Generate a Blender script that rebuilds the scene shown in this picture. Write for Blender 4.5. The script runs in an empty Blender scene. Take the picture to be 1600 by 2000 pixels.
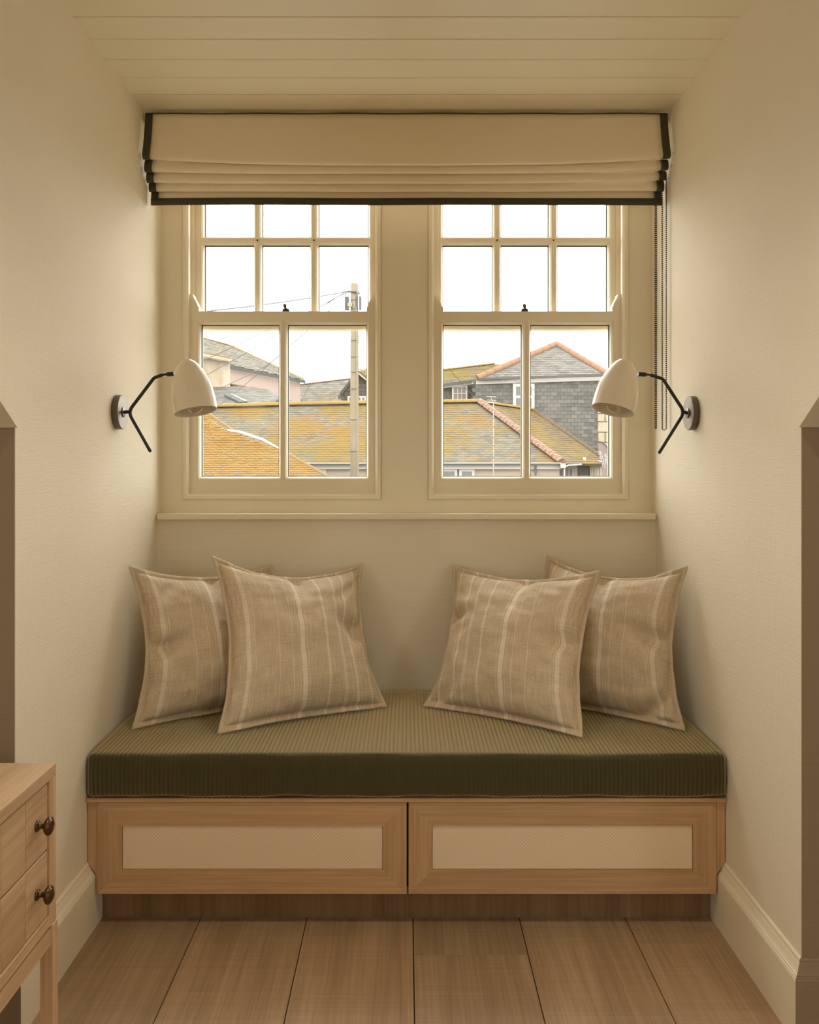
import bpy, bmesh, math, random
from mathutils import Vector, Matrix, noise as mnoise

# ------------------------------------------------------------------ camera, sky, exposure
scene = bpy.context.scene
COL = scene.collection
F = 1700.0            # focal length in pixels of the 1600 x 2000 frame
VPX, VPY = 794.0, 905.0
EYE = 1.178           # camera height above the floor
cam_d = bpy.data.cameras.new('camera')
cam_d.sensor_fit = 'HORIZONTAL'
cam_d.sensor_width = 36.0
cam_d.lens = F / 1600.0 * 36.0
cam_d.shift_x = (800.0 - VPX) / 1600.0
cam_d.shift_y = -(1000.0 - VPY) / 1600.0
cam_d.clip_start = 0.05
cam_d.clip_end = 500.0
cam = bpy.data.objects.new('camera', cam_d)
COL.objects.link(cam)
cam.location = (0.0, 0.0, EYE)
cam.rotation_euler = (math.radians(90), 0, 0)
scene.camera = cam

SKY = 8.6             # overcast sky, far brighter than the room
world = bpy.data.worlds.new('overcast_sky')
scene.world = world
world.use_nodes = True
wb = world.node_tree.nodes['Background']
wb.inputs[0].default_value = (1.0, 1.0, 0.975, 1)
wb.inputs[1].default_value = SKY

FILL_POWER = 26.0           # power of each added warm fill light
def portal(name, loc, rot, sx, sy):          # daylight sampling through a window opening
    d = bpy.data.lights.new(name, 'AREA')
    d.shape = 'RECTANGLE'; d.size = sx; d.size_y = sy
    d.cycles.is_portal = True
    o = bpy.data.objects.new(name, d); COL.objects.link(o)
    o.location = loc; o.rotation_euler = rot
    return o
portal('window_daylight', (-0.41, 3.06, 1.645), (math.radians(-90), 0, 0), 0.66, 1.18)
portal('window_daylight', (0.40, 3.06, 1.645), (math.radians(-90), 0, 0), 0.66, 1.18)
portal('side_fill_daylight', (-2.28, -1.5, 1.5), (0, math.radians(-90), 0), 1.0, 1.5)  # daylight through the side windows added as fill
portal('side_fill_daylight', (2.28, -1.5, 1.5), (0, math.radians(90), 0), 1.0, 1.5)

vs = scene.view_settings
scene.display_settings.display_device = 'sRGB'
vs.view_transform = 'Standard'
vs.look = 'None'
vs.exposure = 0.0
vs.gamma = 1.0
vs.use_curve_mapping = False
scene.cycles.max_bounces = 14
scene.cycles.diffuse_bounces = 10
scene.cycles.glossy_bounces = 5
scene.cycles.transmission_bounces = 8
scene.cycles.transparent_max_bounces = 16
scene.cycles.sample_clamp_indirect = 8.0
scene.cycles.caustics_reflective = False
scene.cycles.caustics_refractive = False
scene.cycles.use_denoising = True

# ------------------------------------------------------------------ helpers
def at(px, py, Y):
    """point of the photograph's pixel at depth Y"""
    return Vector(((px - VPX) * Y / F, Y, EYE + (VPY - py) * Y / F))
def X(px, Y): return (px - VPX) * Y / F
def Z(py, Y): return EYE + (VPY - py) * Y / F

ORG = {}
def org(o): return ORG.get(o.name, Vector((0, 0, 0))) if o else Vector((0, 0, 0))

def tag(o, label=None, cat=None, group=None, kind=None):
    if label: o['label'] = label
    if cat: o['category'] = cat
    if group: o['group'] = group
    if kind: o['kind'] = kind
    return o

def empty(name, loc, label=None, cat=None, group=None, kind=None):
    o = bpy.data.objects.new(name, None); COL.objects.link(o)
    o.location = loc; o.empty_display_size = 0.05
    ORG[o.name] = Vector(loc)
    return tag(o, label, cat, group, kind)

class MB:
    """collects shapes into one mesh"""
    def __init__(self):
        self.v = []; self.f = []; self.uv = None
    def add(self, vs_, fs_):
        n = len(self.v)
        self.v += [Vector(p) for p in vs_]
        self.f += [tuple(i + n for i in f) for f in fs_]
        return self
    def box(self, x0, x1, y0, y1, z0, z1, bev=0.0):
        if x1 < x0: x0, x1 = x1, x0
        if y1 < y0: y0, y1 = y1, y0
        if z1 < z0: z0, z1 = z1, z0
        if bev <= 0:
            p = [(x0,y0,z0),(x1,y0,z0),(x1,y1,z0),(x0,y1,z0),(x0,y0,z1),(x1,y0,z1),(x1,y1,z1),(x0,y1,z1)]
            return self.add(p, [(3,2,1,0),(4,5,6,7),(0,1,5,4),(1,2,6,5),(2,3,7,6),(3,0,4,7)])
        bm = bmesh.new()
        r = bmesh.ops.create_cube(bm, size=1.0)
        for v in bm.verts:
            v.co = Vector(((x0+x1)/2 + v.co.x*(x1-x0), (y0+y1)/2 + v.co.y*(y1-y0), (z0+z1)/2 + v.co.z*(z1-z0)))
        bmesh.ops.bevel(bm, geom=list(bm.edges), offset=bev, segments=2, profile=0.6, affect='EDGES')
        return self.bm(bm)
    def bm(self, bm):
        bm.verts.ensure_lookup_table(); bm.verts.index_update()
        self.add([v.co.copy() for v in bm.verts], [tuple(v.index for v in f.verts) for f in bm.faces])
        bm.free(); return self
    def prism(self, poly, axis, a0, a1):
        """poly 2-D outline extruded along axis; poly = remaining two axes in order"""
        n = len(poly); vs_ = []
        for a in (a0, a1):
            for (p, q) in poly:
                vs_.append({'x': (a, p, q), 'y': (p, a, q), 'z': (p, q, a)}[axis])
        fs_ = [tuple(range(n)), tuple(range(2*n-1, n-1, -1))]
        for i in range(n):
            j = (i+1) % n
            fs_.append((i, j, n+j, n+i))
        return self.add(vs_, fs_)
    def slab(self, pts, off):
        """polygon of 3-D points, extruded by a vector"""
        n = len(pts); off = Vector(off)
        vs_ = [Vector(p) for p in pts] + [Vector(p) + off for p in pts]
        fs_ = [tuple(range(n)), tuple(range(2*n-1, n-1, -1))]
        for i in range(n):
            j = (i+1) % n
            fs_.append((j, i, n+i, n+j))
        return self.add(vs_, fs_)
    def tube(self, pts, r, seg=12, cap=True):
        pts = [Vector(p) for p in pts]; n = len(pts)
        rr = r if isinstance(r, (list, tuple)) else [r]*n
        t0 = (pts[1]-pts[0]).normalized()
        up = Vector((0,0,1)) if abs(t0.z) < 0.9 else Vector((0,1,0))
        nrm = (up - t0*up.dot(t0)).normalized()
        vs_ = []; fs_ = []
        for i, p in enumerate(pts):
            if i == 0: t = t0
            elif i == n-1: t = (pts[-1]-pts[-2]).normalized()
            else: t = ((pts[i+1]-pts[i]).normalized() + (pts[i]-pts[i-1]).normalized()).normalized()
            nrm = (nrm - t*nrm.dot(t)).normalized()
            b = t.cross(nrm)
            for k in range(seg):
                a = 2*math.pi*k/seg
                vs_.append(p + (nrm*math.cos(a) + b*math.sin(a))*rr[i])
        for i in range(n-1):
            for k in range(seg):
                k2 = (k+1) % seg
                fs_.append((i*seg+k, i*seg+k2, (i+1)*seg+k2, (i+1)*seg+k))
        if cap:
            fs_.append(tuple(range(seg-1, -1, -1)))
            fs_.append(tuple(range((n-1)*seg, n*seg)))
        return self.add(vs_, fs_)
    def lathe(self, origin, axis, prof, seg=40, closed=False):
        """prof: (radius, distance along axis)"""
        o = Vector(origin); a = Vector(axis).normalized()
        up = Vector((0,1,0)) if abs(a.y) < 0.9 else Vector((0,0,1))
        u = (up - a*up.dot(a)).normalized(); w = a.cross(u)
        vs_ = []; fs_ = []
        for (r, d) in prof:
            for k in range(seg):
                t = 2*math.pi*k/seg
                vs_.append(o + a*d + (u*math.cos(t) + w*math.sin(t))*max(r, 1e-5))
        m = len(prof)
        for i in range(m-1 if not closed else m):
            i2 = (i+1) % m
            for k in range(seg):
                k2 = (k+1) % seg
                fs_.append((i*seg+k, i*seg+k2, i2*seg+k2, i2*seg+k))
        return self.add(vs_, fs_)
    def ring(self, x0, x1, z0, z1, prof, yf):
        """mitred rectangular moulding; prof: (inset, depth) from the outer edge"""
        vs_ = []; fs_ = []
        for (i, d) in prof:
            vs_ += [(x0+i, yf+d, z0+i), (x1-i, yf+d, z0+i), (x1-i, yf+d, z1-i), (x0+i, yf+d, z1-i)]
        for k in range(len(prof)-1):
            for j in range(4):
                j2 = (j+1) % 4
                fs_.append((4*k+j, 4*k+j2, 4*k+4+j2, 4*k+4+j))
        return self.add(vs_, fs_)
    def build(self, name, mat, parent=None, smooth=0.0, solid=0.0, at_=None, fix=True):
        o0 = org(parent) if parent else (Vector(at_) if at_ else Vector((0,0,0)))
        me = bpy.data.meshes.new(name)
        me.from_pydata([tuple(p - o0) for p in self.v], [], self.f)
        if self.uv:
            uvl = me.uv_layers.new(name='UVMap')
            for lp in me.loops:
                uvl.data[lp.index].uv = self.uv[lp.vertex_index]
        if fix:
            bm = bmesh.new(); bm.from_mesh(me)
            bmesh.ops.recalc_face_normals(bm, faces=bm.faces)
            bm.to_mesh(me); bm.free()
        me.update()
        o = bpy.data.objects.new(name, me); COL.objects.link(o)
        me.materials.append(mat)
        if parent:
            o.parent = parent
        else:
            o.location = o0
        ORG[o.name] = o0
        if smooth:
            me.polygons.foreach_set('use_smooth', [True]*len(me.polygons))
            if smooth < 3:
                try:
                    me.set_sharp_from_angle(angle=smooth)
                except Exception:
                    pass
        if solid:
            m = o.modifiers.new('thickness', 'SOLIDIFY'); m.thickness = solid; m.offset = 0
        return o

def share(o, parent, loc=(0,0,0), rot=None, name=None):
    """another piece with the same mesh"""
    c = o.copy(); COL.objects.link(c)
    c.parent = parent
    c.location = loc
    if rot is not None: c.rotation_euler = rot
    return c

def smooth_path(pts, n=6, cut=0.3):
    """round the corners of a polyline"""
    pts = [Vector(p) for p in pts]; out = [pts[0]]
    for i in range(1, len(pts)-1):
        a, b, c = pts[i-1], pts[i], pts[i+1]
        d = min((a-b).length, (c-b).length)*cut
        p = b + (a-b).normalized()*d; q = b + (c-b).normalized()*d
        for k in range(n+1):
            t = k/n
            out.append(p*(1-t)**2 + b*2*t*(1-t) + q*t*t)
    out.append(pts[-1]); return out

# ------------------------------------------------------------------ materials
class NT:
    def __init__(self, name):
        self.m = bpy.data.materials.new(name); self.m.use_nodes = True
        self.t = self.m.node_tree; self.n = self.t.nodes; self.l = self.t.links
        self.b = self.n['Principled BSDF']
        self.out = self.n['Material Output']
    def node(self, typ, **kw):
        x = self.n.new(typ)
        for k, v in kw.items(): setattr(x, k, v)
        return x
    def link(self, a, b): self.l.new(a, b)
    def coords(self, kind='Object', scale=(1,1,1), rot=(0,0,0), rnd=0.0):
        tc = self.node('ShaderNodeTexCoord')
        src = tc.outputs[kind]
        if rnd:
            oi = self.node('ShaderNodeObjectInfo')
            ml = self.node('ShaderNodeMath', operation='MULTIPLY'); ml.inputs[1].default_value = rnd
            self.link(oi.outputs['Random'], ml.inputs[0])
            va = self.node('ShaderNodeVectorMath', operation='ADD')
            self.link(src, va.inputs[0]); self.link(ml.outputs[0], va.inputs[1]); src = va.outputs[0]
        mp = self.node('ShaderNodeMapping')
        mp.inputs['Scale'].default_value = scale; mp.inputs['Rotation'].default_value = rot
        self.link(src, mp.inputs['Vector'])
        return mp.outputs[0]
    def noise(self, vec, scale, detail=4, rough=0.55, dist=0.0):
        x = self.node('ShaderNodeTexNoise'); x.inputs['Scale'].default_value = scale
        x.inputs['Detail'].default_value = detail; x.inputs['Roughness'].default_value = rough
        x.inputs['Distortion'].default_value = dist
        if vec is not None: self.link(vec, x.inputs['Vector'])
        return x.outputs[0]
    def ramp(self, fac, stops, interp='LINEAR'):
        x = self.node('ShaderNodeValToRGB'); cr = x.color_ramp; cr.interpolation = interp
        while len(cr.elements) < len(stops): cr.elements.new(0.5)
        for e, (p, c) in zip(cr.elements, stops):
            e.position = p; e.color = (c[0], c[1], c[2], 1) if isinstance(c, (tuple, list)) else (c, c, c, 1)
        self.link(fac, x.inputs[0]); return x.outputs[0]
    def mix(self, fac, a, b, blend='MIX'):
        x = self.node('ShaderNodeMix', data_type='RGBA', blend_type=blend)
        for s, v in ((0, fac), (6, a), (7, b)):
            if hasattr(v, 'is_linked'): self.link(v, x.inputs[s])
            elif isinstance(v, (tuple, list)): x.inputs[s].default_value = (v[0], v[1], v[2], 1)
            else: x.inputs[s].default_value = v
        return x.outputs[2]
    def math(self, op, a, b=0.0):
        x = self.node('ShaderNodeMath', operation=op)
        for i, v in enumerate((a, b)):
            if hasattr(v, 'is_linked'): self.link(v, x.inputs[i])
            else: x.inputs[i].default_value = v
        return x.outputs[0]
    def bump(self, h, strength, dist=0.001):
        x = self.node('ShaderNodeBump'); x.inputs['Strength'].default_value = strength
        x.inputs['Distance'].default_value = dist
        self.link(h, x.inputs['Height']); self.link(x.outputs[0], self.b.inputs['Normal'])
    def base(self, c):
        if hasattr(c, 'is_linked'): self.link(c, self.b.inputs['Base Color'])
        else: self.b.inputs['Base Color'].default_value = (c[0], c[1], c[2], 1)
    def set(self, **kw):
        for k, v in kw.items(): self.b.inputs[k.replace('_', ' ')].default_value = v
        return self

PAINT = (0.835, 0.757, 0.605)
def paint_mat(name, col, rough, brush):
    k = NT(name); k.set(Roughness=rough)
    v1 = k.coords('Object', (1, 1, 1))
    big = k.noise(v1, 2.2, 3)
    c = k.mix(big, tuple(x*0.96 for x in col), tuple(min(1, x*1.03) for x in col)); k.base(c)
    if brush:
        a = k.noise(k.coords('Object', (1, 6, 180)), 3.0, 3)
        b = k.noise(k.coords('Object', (1, 180, 6)), 3.0, 3)
        k.bump(k.math('ADD', a, b), brush, 0.002)
    else:
        k.bump(k.noise(v1, 90, 2), 0.05, 0.001)
    return k.m
M_WALL = paint_mat('wall_paint', PAINT, 0.85, 0.45)
M_ROOM_SHADED = paint_mat('room_paint_shaded', (0.29, 0.215, 0.14), 0.85, 0.30)  # cream paint made dark brown to hold the unlit walls' shade
M_TRIM = paint_mat('trim_paint', (0.835, 0.757, 0.595), 0.42, 0.0)
M_CEIL = paint_mat('ceiling_paint', (0.90, 0.845, 0.70), 0.36, 0.0)

def wood_mat(name, dark, mid, light, axis, rough=0.5, scale=1.0, knots=False, tone=0.25, bump=0.12):
    k = NT(name); k.set(Roughness=rough)
    s = {'X': (0.5, 9, 9), 'Y': (9, 0.5, 9), 'Z': (9, 9, 0.5)}[axis]
    fine = {'X': (3, 130, 130), 'Y': (130, 3, 130), 'Z': (130, 130, 3)}[axis]
    vec = k.coords('Object', tuple(x*scale for x in s), rnd=13.7)
    n1 = k.noise(vec, 1.6, 5, 0.6, 1.2)
    c = k.ramp(n1, [(0.25, dark), (0.5, mid), (0.75, light)])
    vf = k.coords('Object', fine, rnd=5.1)
    n2 = k.noise(vf, 1.0, 3, 0.6)
    c = k.mix(0.55, c, k.ramp(n2, [(0.3, (0.66,)*3), (0.62, (1.10,)*3)]), 'MULTIPLY')
    oi = k.node('ShaderNodeObjectInfo')
    lo, hi = 1-tone, 1+tone*0.6
    c = k.mix(1.0, c, k.ramp(oi.outputs['Random'], [(0.0, (lo, lo, lo*0.98)), (1.0, (hi, hi*0.99, hi*0.97))]), 'MULTIPLY')
    if knots:
        vk = k.node('ShaderNodeTexVoronoi'); vk.inputs['Scale'].default_value = 1.0
        k.link(k.coords('Object', (3.2, 1.1, 1), rnd=31.0), vk.inputs['Vector'])
        kn = k.ramp(vk.outputs['Distance'], [(0.0, 1.0), (0.035, 0.8), (0.11, 0.0)])
        nk = k.ramp(k.noise(vec, 6, 3), [(0.42, 0.0), (0.62, 1.0)])
        c = k.mix(k.math('MULTIPLY', kn, nk), c, tuple(x*0.35 for x in dark))
        saw = k.noise(k.coords('Object', (3, 140, 1), rnd=2.0), 1.0, 2)
        c = k.mix(0.35, c, k.ramp(saw, [(0.35, (0.8,)*3), (0.65, (1.08,)*3)]), 'MULTIPLY')
    k.base(c)
    k.bump(n2, bump, 0.0008)
    return k.m
OAK = ((0.46, 0.285, 0.155), (0.54, 0.345, 0.19), (0.61, 0.405, 0.235))
M_OAK_X = wood_mat('oak_horizontal', *OAK, 'X', tone=0.06)
M_OAK_Z = wood_mat('oak_vertical', *OAK, 'Z', tone=0.06)
M_PLINTH = wood_mat('shaded_oak_veneer', (0.17, 0.105, 0.052), (0.23, 0.15, 0.08), (0.29, 0.195, 0.11), 'Z', tone=0.02)  # oak veneer with the shade under the drawer overhang put into its colour
M_OAK_Y = wood_mat('oak_lengthwise', *OAK, 'Y', tone=0.06)
DK = ((0.54, 0.335, 0.195), (0.64, 0.425, 0.26), (0.73, 0.52, 0.34))
M_DRS_Y = wood_mat('limed_oak_lengthwise', *DK, 'Y', tone=0.12)
M_DRS_Z = wood_mat('limed_oak_upright', *DK, 'Z', tone=0.08)
M_FLOOR = wood_mat('oak_floor', (0.31, 0.205, 0.122), (0.39, 0.270, 0.165), (0.46, 0.335, 0.22), 'Y', rough=0.45, knots=True, tone=0.14, scale=0.8)

def simple(name, col, rough=0.5, metal=0.0, var=0.0, scale=20):
    k = NT(name); k.set(Roughness=rough, Metallic=metal)
    if var:
        n = k.noise(k.coords(), scale, 4)
        k.base(k.mix(n, tuple(x*(1-var) for x in col), tuple(min(1, x*(1+var)) for x in col)))
    else: k.base(col)
    return k.m
M_BLACK = simple('black_enamel', (0.012, 0.013, 0.012), 0.38)
M_SHADE = simple('cream_enamel', (0.80, 0.71, 0.58), 0.25)
M_PLATE = simple('wall_plate_bronze', (0.17, 0.14, 0.11), 0.42, 1.0)
M_BRONZE = simple('aged_bronze', (0.13, 0.082, 0.045), 0.34, 0.9, 0.35, 60)
M_STEEL = simple('polished_steel', (0.6, 0.58, 0.54), 0.25, 1.0)
M_BEAD = simple('chain_bead', (0.018, 0.014, 0.010), 0.5)
M_GASKET = simple('glazing_gasket', (0.05, 0.06, 0.05), 0.7)
M_DARK = simple('shadow_gap', (0.05, 0.035, 0.02), 0.8)
M_HEM = simple('olive_braid', (0.060, 0.052, 0.026), 0.9, 0.0, 0.25, 300)

def fabric_mat(name, col, weave=1.0, bump=0.25):
    k = NT(name); k.set(Roughness=0.95)
    a = k.noise(k.coords('Object', (20, 20, 900)), 1.0, 2)
    b = k.noise(k.coords('Object', (900, 900, 20)), 1.0, 2)
    s = k.math('ADD', a, b)
    c = k.mix(k.math('MULTIPLY', s, 0.5), tuple(x*(1-0.22*weave) for x in col), tuple(min(1, x*(1+0.2*weave)) for x in col))
    k.base(c); k.bump(s, bump, 0.0006)
    return k.m
M_BLIND = fabric_mat('blind_linen', (0.83, 0.735, 0.575), 0.25, 0.12)

def linen_mat():
    k = NT('striped_linen'); k.set(Roughness=0.95, Sheen_Weight=0.15, Sheen_Roughness=0.5)
    uvx = k.node('ShaderNodeUVMap'); uvx.uv_map = 'UVMap'
    sep = k.node('ShaderNodeSeparateXYZ'); k.link(uvx.outputs[0], sep.inputs[0])
    def uvn(sx, sy, det=2):
        mp = k.node('ShaderNodeMapping'); mp.inputs['Scale'].default_value = (sx, sy, 1); k.link(uvx.outputs[0], mp.inputs[0])
        return k.noise(mp.outputs[0], 1.0, det)
    warp = uvn(230, 9); weft = uvn(7, 170, 3)
    fine = k.math('ADD', k.math('MULTIPLY', uvn(420, 60), 0.5), k.math('MULTIPLY', uvn(60, 420), 0.5))
    base = k.ramp(warp, [(0.3, (0.56, 0.44, 0.305)), (0.7, (0.74, 0.61, 0.45))])
    base = k.mix(k.ramp(weft, [(0.42, 0.0), (0.75, 0.45)]), base, (0.44, 0.33, 0.215))
    base = k.mix(0.6, base, k.ramp(fine, [(0.35, (0.72,)*3), (0.65, (1.12,)*3)]), 'MULTIPLY')
    wob = k.math('ADD', sep.outputs[0], k.math('MULTIPLY', k.math('SUBTRACT', warp, 0.5), 0.0035))
    bands = [(0.090, 0.118, 0.62), (0.128, 0.131, 0.5), (0.142, 0.145, 0.5), (0.300, 0.303, 0.6), (0.385, 0.388, 0.6),
             (0.425, 0.428, 0.4), (0.440, 0.468, 0.75), (0.478, 0.481, 0.45), (0.600, 0.614, 0.55), (0.705, 0.727, 0.42),
             (0.765, 0.768, 0.45), (0.790, 0.812, 0.6), (0.822, 0.825, 0.45), (0.900, 0.912, 0.5)]
    stops = [(0.0, 0.0)]
    for a, b, s in bands: stops += [(a, s), (b, 0.0)]
    st = k.ramp(wob, stops, 'CONSTANT')
    fade = k.math('MULTIPLY', st, k.ramp(weft, [(0.35, 0.95), (0.65, 0.5)]))
    c = k.mix(fade, base, (0.93, 0.85, 0.73))
    k.base(c)
    k.bump(k.math('ADD', k.math('ADD', warp, weft), fine), 0.4, 0.0009)
    return k.m
M_LINEN = linen_mat()

def cord_mat():
    k = NT('olive_corduroy'); k.set(Roughness=0.65, Sheen_Weight=0.7, Sheen_Roughness=0.4, Specular_IOR_Level=0.2)
    k.b.inputs['Sheen Tint'].default_value = (1.0, 0.86, 0.56, 1)
    n = k.noise(k.coords('Object', (1, 1, 1)), 7, 3)
    f = k.noise(k.coords('Object', (1, 1, 1)), 600, 2)
    c = k.mix(n, (0.040, 0.036, 0.013), (0.056, 0.050, 0.018))
    k.base(k.mix(k.math('MULTIPLY', f, 0.4), c, (0.085, 0.073, 0.03)))
    k.bump(f, 0.3, 0.0008)
    v = k.node('ShaderNodeBsdfSheen'); v.distribution = 'ASHIKHMIN'
    v.inputs['Color'].default_value = (0.47, 0.38, 0.205, 1); v.inputs['Roughness'].default_value = 0.40
    ad = k.node('ShaderNodeAddShader')
    k.link(k.b.outputs[0], ad.inputs[0]); k.link(v.outputs[0], ad.inputs[1]); k.link(ad.outputs[0], k.out.inputs['Surface'])
    return k.m
M_CORD = cord_mat()

def cane_mat():
    k = NT('woven_panel_cloth'); k.set(Roughness=0.9)
    ch = k.node('ShaderNodeTexChecker'); ch.inputs['Scale'].default_value = 210
    k.link(k.coords('Object', (1, 0, 1), (0, math.radians(4), 0)), ch.inputs['Vector'])
    n = k.noise(k.coords('Object', (1, 1, 1)), 420, 2)
    big = k.noise(k.coords('Object', (1, 1, 1)), 14, 3)
    f = k.math('ADD', k.math('MULTIPLY', ch.outputs['Fac'], 0.5), k.math('MULTIPLY', n, 0.5))
    c = k.mix(f, (0.68, 0.53, 0.37), (0.92, 0.77, 0.58))
    c = k.mix(k.math('MULTIPLY', big, 0.3), c, (0.80, 0.66, 0.49))
    k.base(c); k.bump(f, 0.5, 0.0008)
    return k.m
M_CANE = cane_mat()

def glass_mat(name, rough=0.0, power=5.0, f0=0.035):
    k = NT(name)
    tr = k.node('ShaderNodeBsdfTransparent'); tr.inputs[0].default_value = (0.96, 0.97, 0.96, 1)
    gl = k.node('ShaderNodeBsdfGlossy'); gl.inputs['Roughness'].default_value = rough
    lw = k.node('ShaderNodeLayerWeight'); lw.inputs['Blend'].default_value = 0.5
    fr = k.math('ADD', k.math('MULTIPLY', k.math('POWER', lw.outputs['Facing'], power), 0.9), f0)
    mx = k.node('ShaderNodeMixShader')
    k.link(fr, mx.inputs[0]); k.link(tr.outputs[0], mx.inputs[1]); k.link(gl.outputs[0], mx.inputs[2])
    k.link(mx.outputs[0], k.out.inputs['Surface'])
    k.n.remove(k.b)
    return k.m
M_GLASS = glass_mat('window_glass')
M_BULB = glass_mat('bulb_glass', 0.02, 2.2, 0.07)
k_ = NT('filament'); k_.base((0.6, 0.25, 0.05)); k_.b.inputs['Emission Color'].default_value = (1, 0.35, 0.06, 1); k_.b.inputs['Emission Strength'].default_value = 0.5
M_FIL = k_.m

# ------------------------------------------------------------------ room shell
HW = 0.81                     # half width of the window alcove
YK_L, YK_R = 1.802, 1.786     # where the alcove cheeks end in the room
YWIN, YLOW = 2.872, 2.828     # window board plane, wall plane below the sill
ZC = EYE + 1.084              # ceiling
SLOPE = math.radians(33)
RX, RY = 2.3, -2.8            # room half width, rear wall

def struct(mb, name, mat, label, smooth=0.0):
    return tag(mb.build(name, mat, smooth=smooth), label, name.split('_')[0], kind='structure')

def cheek(side, yk):
    zk = EYE + 0.082
    ytop = yk - (ZC - zk)/math.tan(SLOPE)
    poly = [(yk, 0), (3.05, 0), (3.05, ZC), (ytop, ZC), (yk, zk)]
    x0, x1 = (HW, HW+0.12)
    return MB().prism([(a, b) for a, b in poly], 'x', side*x0, side*x1), zk, ytop
m, zkL, ytL = cheek(-1, YK_L); struct(m, 'wall_left', M_WALL, 'cream plastered side wall of the window alcove with the left lamp')
m, zkR, ytR = cheek(1, YK_R); struct(m, 'wall_right', M_WALL, 'cream plastered side wall of the window alcove with the right lamp')

def knee(side, yk, zk, ytop):
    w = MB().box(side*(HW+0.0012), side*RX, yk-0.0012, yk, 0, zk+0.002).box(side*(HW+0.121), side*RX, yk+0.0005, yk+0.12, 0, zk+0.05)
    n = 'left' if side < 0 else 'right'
    struct(w, 'wall_knee_'+n, M_ROOM_SHADED, 'low cream knee wall turning away beside the %s alcove cheek' % n)
    # sloping ceiling above the knee wall
    t = 0.1
    dy, dz = math.sin(SLOPE)*t, math.cos(SLOPE)*t
    poly = [(yk, zk), (ytop, ZC), (ytop+dy, ZC+dz), (yk+dy, zk+dz)]
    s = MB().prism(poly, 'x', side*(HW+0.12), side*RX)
    struct(s, 'ceiling_slope_'+n, M_ROOM_SHADED, 'sloping cream roof ceiling above the %s knee wall' % n)
    # corner board along the slope
    c = MB()
    L = 1.7
    d = Vector((0, -math.cos(SLOPE), math.sin(SLOPE)))
    nrm = Vector((0, -math.sin(SLOPE), -math.cos(SLOPE)))
    b0 = Vector((0, yk, zk))
    xi, xo = side*(HW-0.007), side*(HW+0.075)
    def q(x, off, s0): 
        p = b0 + nrm*off + d*s0
        return Vector((x, p.y, p.z))
    o1, o2 = 0.010, -0.015
    # lower end cut level
    pts = [q(xi, o1, 0.0), q(xi, o2, 0.012), q(xi, o2, L), q(xi, o1, L)]
    c.slab(pts, (xo-xi, 0, 0))
    struct(c, 'trim_1' if side < 0 else 'trim_2', M_WALL, 'cream painted corner board along the %s roof slope' % n)
knee(-1, YK_L, zkL, ytL)
knee(1, YK_R, zkR, ytR)

# window wall: boards between and around the two windows
WO = [(-0.738, -0.083), (0.071, 0.7315)]      # bead outer edges of both windows
WZ0, WZ1 = 1.058, 2.238
m = MB()
m.box(-HW, WO[0][0], YWIN, 3.05, 1.0, ZC)
m.box(WO[0][1], WO[1][0], YWIN, 3.05, 1.0, ZC)
m.box(WO[1][1], HW, YWIN, 3.05, 1.0, ZC)
for a, b in WO:
    m.box(a, b, YWIN, 3.05, 1.0, WZ0)
    m.box(a, b, YWIN, 3.05, WZ1, ZC)
struct(m, 'wall_window', M_TRIM, 'cream boarded wall holding the two sash windows')
m = MB().box(-HW, HW, YLOW, 3.05, 0, 1.0)
struct(m, 'wall_below_window', M_WALL, 'cream wall below the window sill behind the cushions')
m = MB().box(-0.803, 0.803, 2.800, YWIN+0.01, Z(1015, 2.80), Z(1003.5, 2.80), 0.0025)
struct(m, 'trim_3', M_TRIM, 'cream painted window sill board under both windows', smooth=0.6)
m = MB().box(-HW, HW, 2.688, YWIN, ZC-0.035, ZC+0.02)
struct(m, 'trim_4', M_CEIL, 'cream batten at the ceiling above the roman blind')

# ceiling: slab over the room, boards in the alcove
ceil = tag(MB().box(-RX, RX, RY, 3.05, ZC+0.014, ZC+0.1).build('ceiling', M_CEIL), 'cream ceiling of painted boards over the window alcove', 'ceiling', kind='structure')
edges = [2.559 - 0.1112*i for i in range(0, 25)]
bd = MB()
w = 0.1112 - 0.0042
prof = [(-w/2, 0.002), (-w/2+0.0015, 0.0), (w/2-0.0015, 0.0), (w/2, 0.002), (w/2, 0.014), (-w/2, 0.014)]
bd.prism([(a, b) for a, b in prof], 'x', -HW, HW)
first = None
for i in range(0, 22):
    yc = 2.559 - 0.1112*(i+0.5)
    if first is None:
        first = bd.build('ceiling_board', M_CEIL, ceil); first.location = (0, yc, ZC)
    else:
        share(first, ceil, (0, yc, ZC))
bl = MB().box(-HW, HW, 2.561, 2.72, ZC, ZC+0.014).build('ceiling_board', M_CEIL, ceil)

# rest of the room (behind the camera): rear wall, side walls with added fill-light windows
SW = (-2.25, -0.75, 1.0, 2.0)          # added fill window openings: y0, y1, z0, z1
for sd, nm in ((-1, 'left'), (1, 'right')):
    m = MB(); a, b = sd*RX, sd*(RX+0.1)
    m.box(a, b, RY-0.1, SW[0], 0, ZC+0.1); m.box(a, b, SW[1], 1.95, 0, ZC+0.1)
    m.box(a, b, SW[0], SW[1], 0, SW[2]); m.box(a, b, SW[0], SW[1], SW[3], ZC+0.1)
    struct(m, 'wall_room_'+nm, M_WALL, 'cream side wall of the room out of view on the '+nm)
m = MB().box(-RX, RX, RY-0.1, RY, 0, ZC+0.1)
struct(m, 'wall_rear', M_WALL, 'cream rear wall of the room behind the camera')

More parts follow.
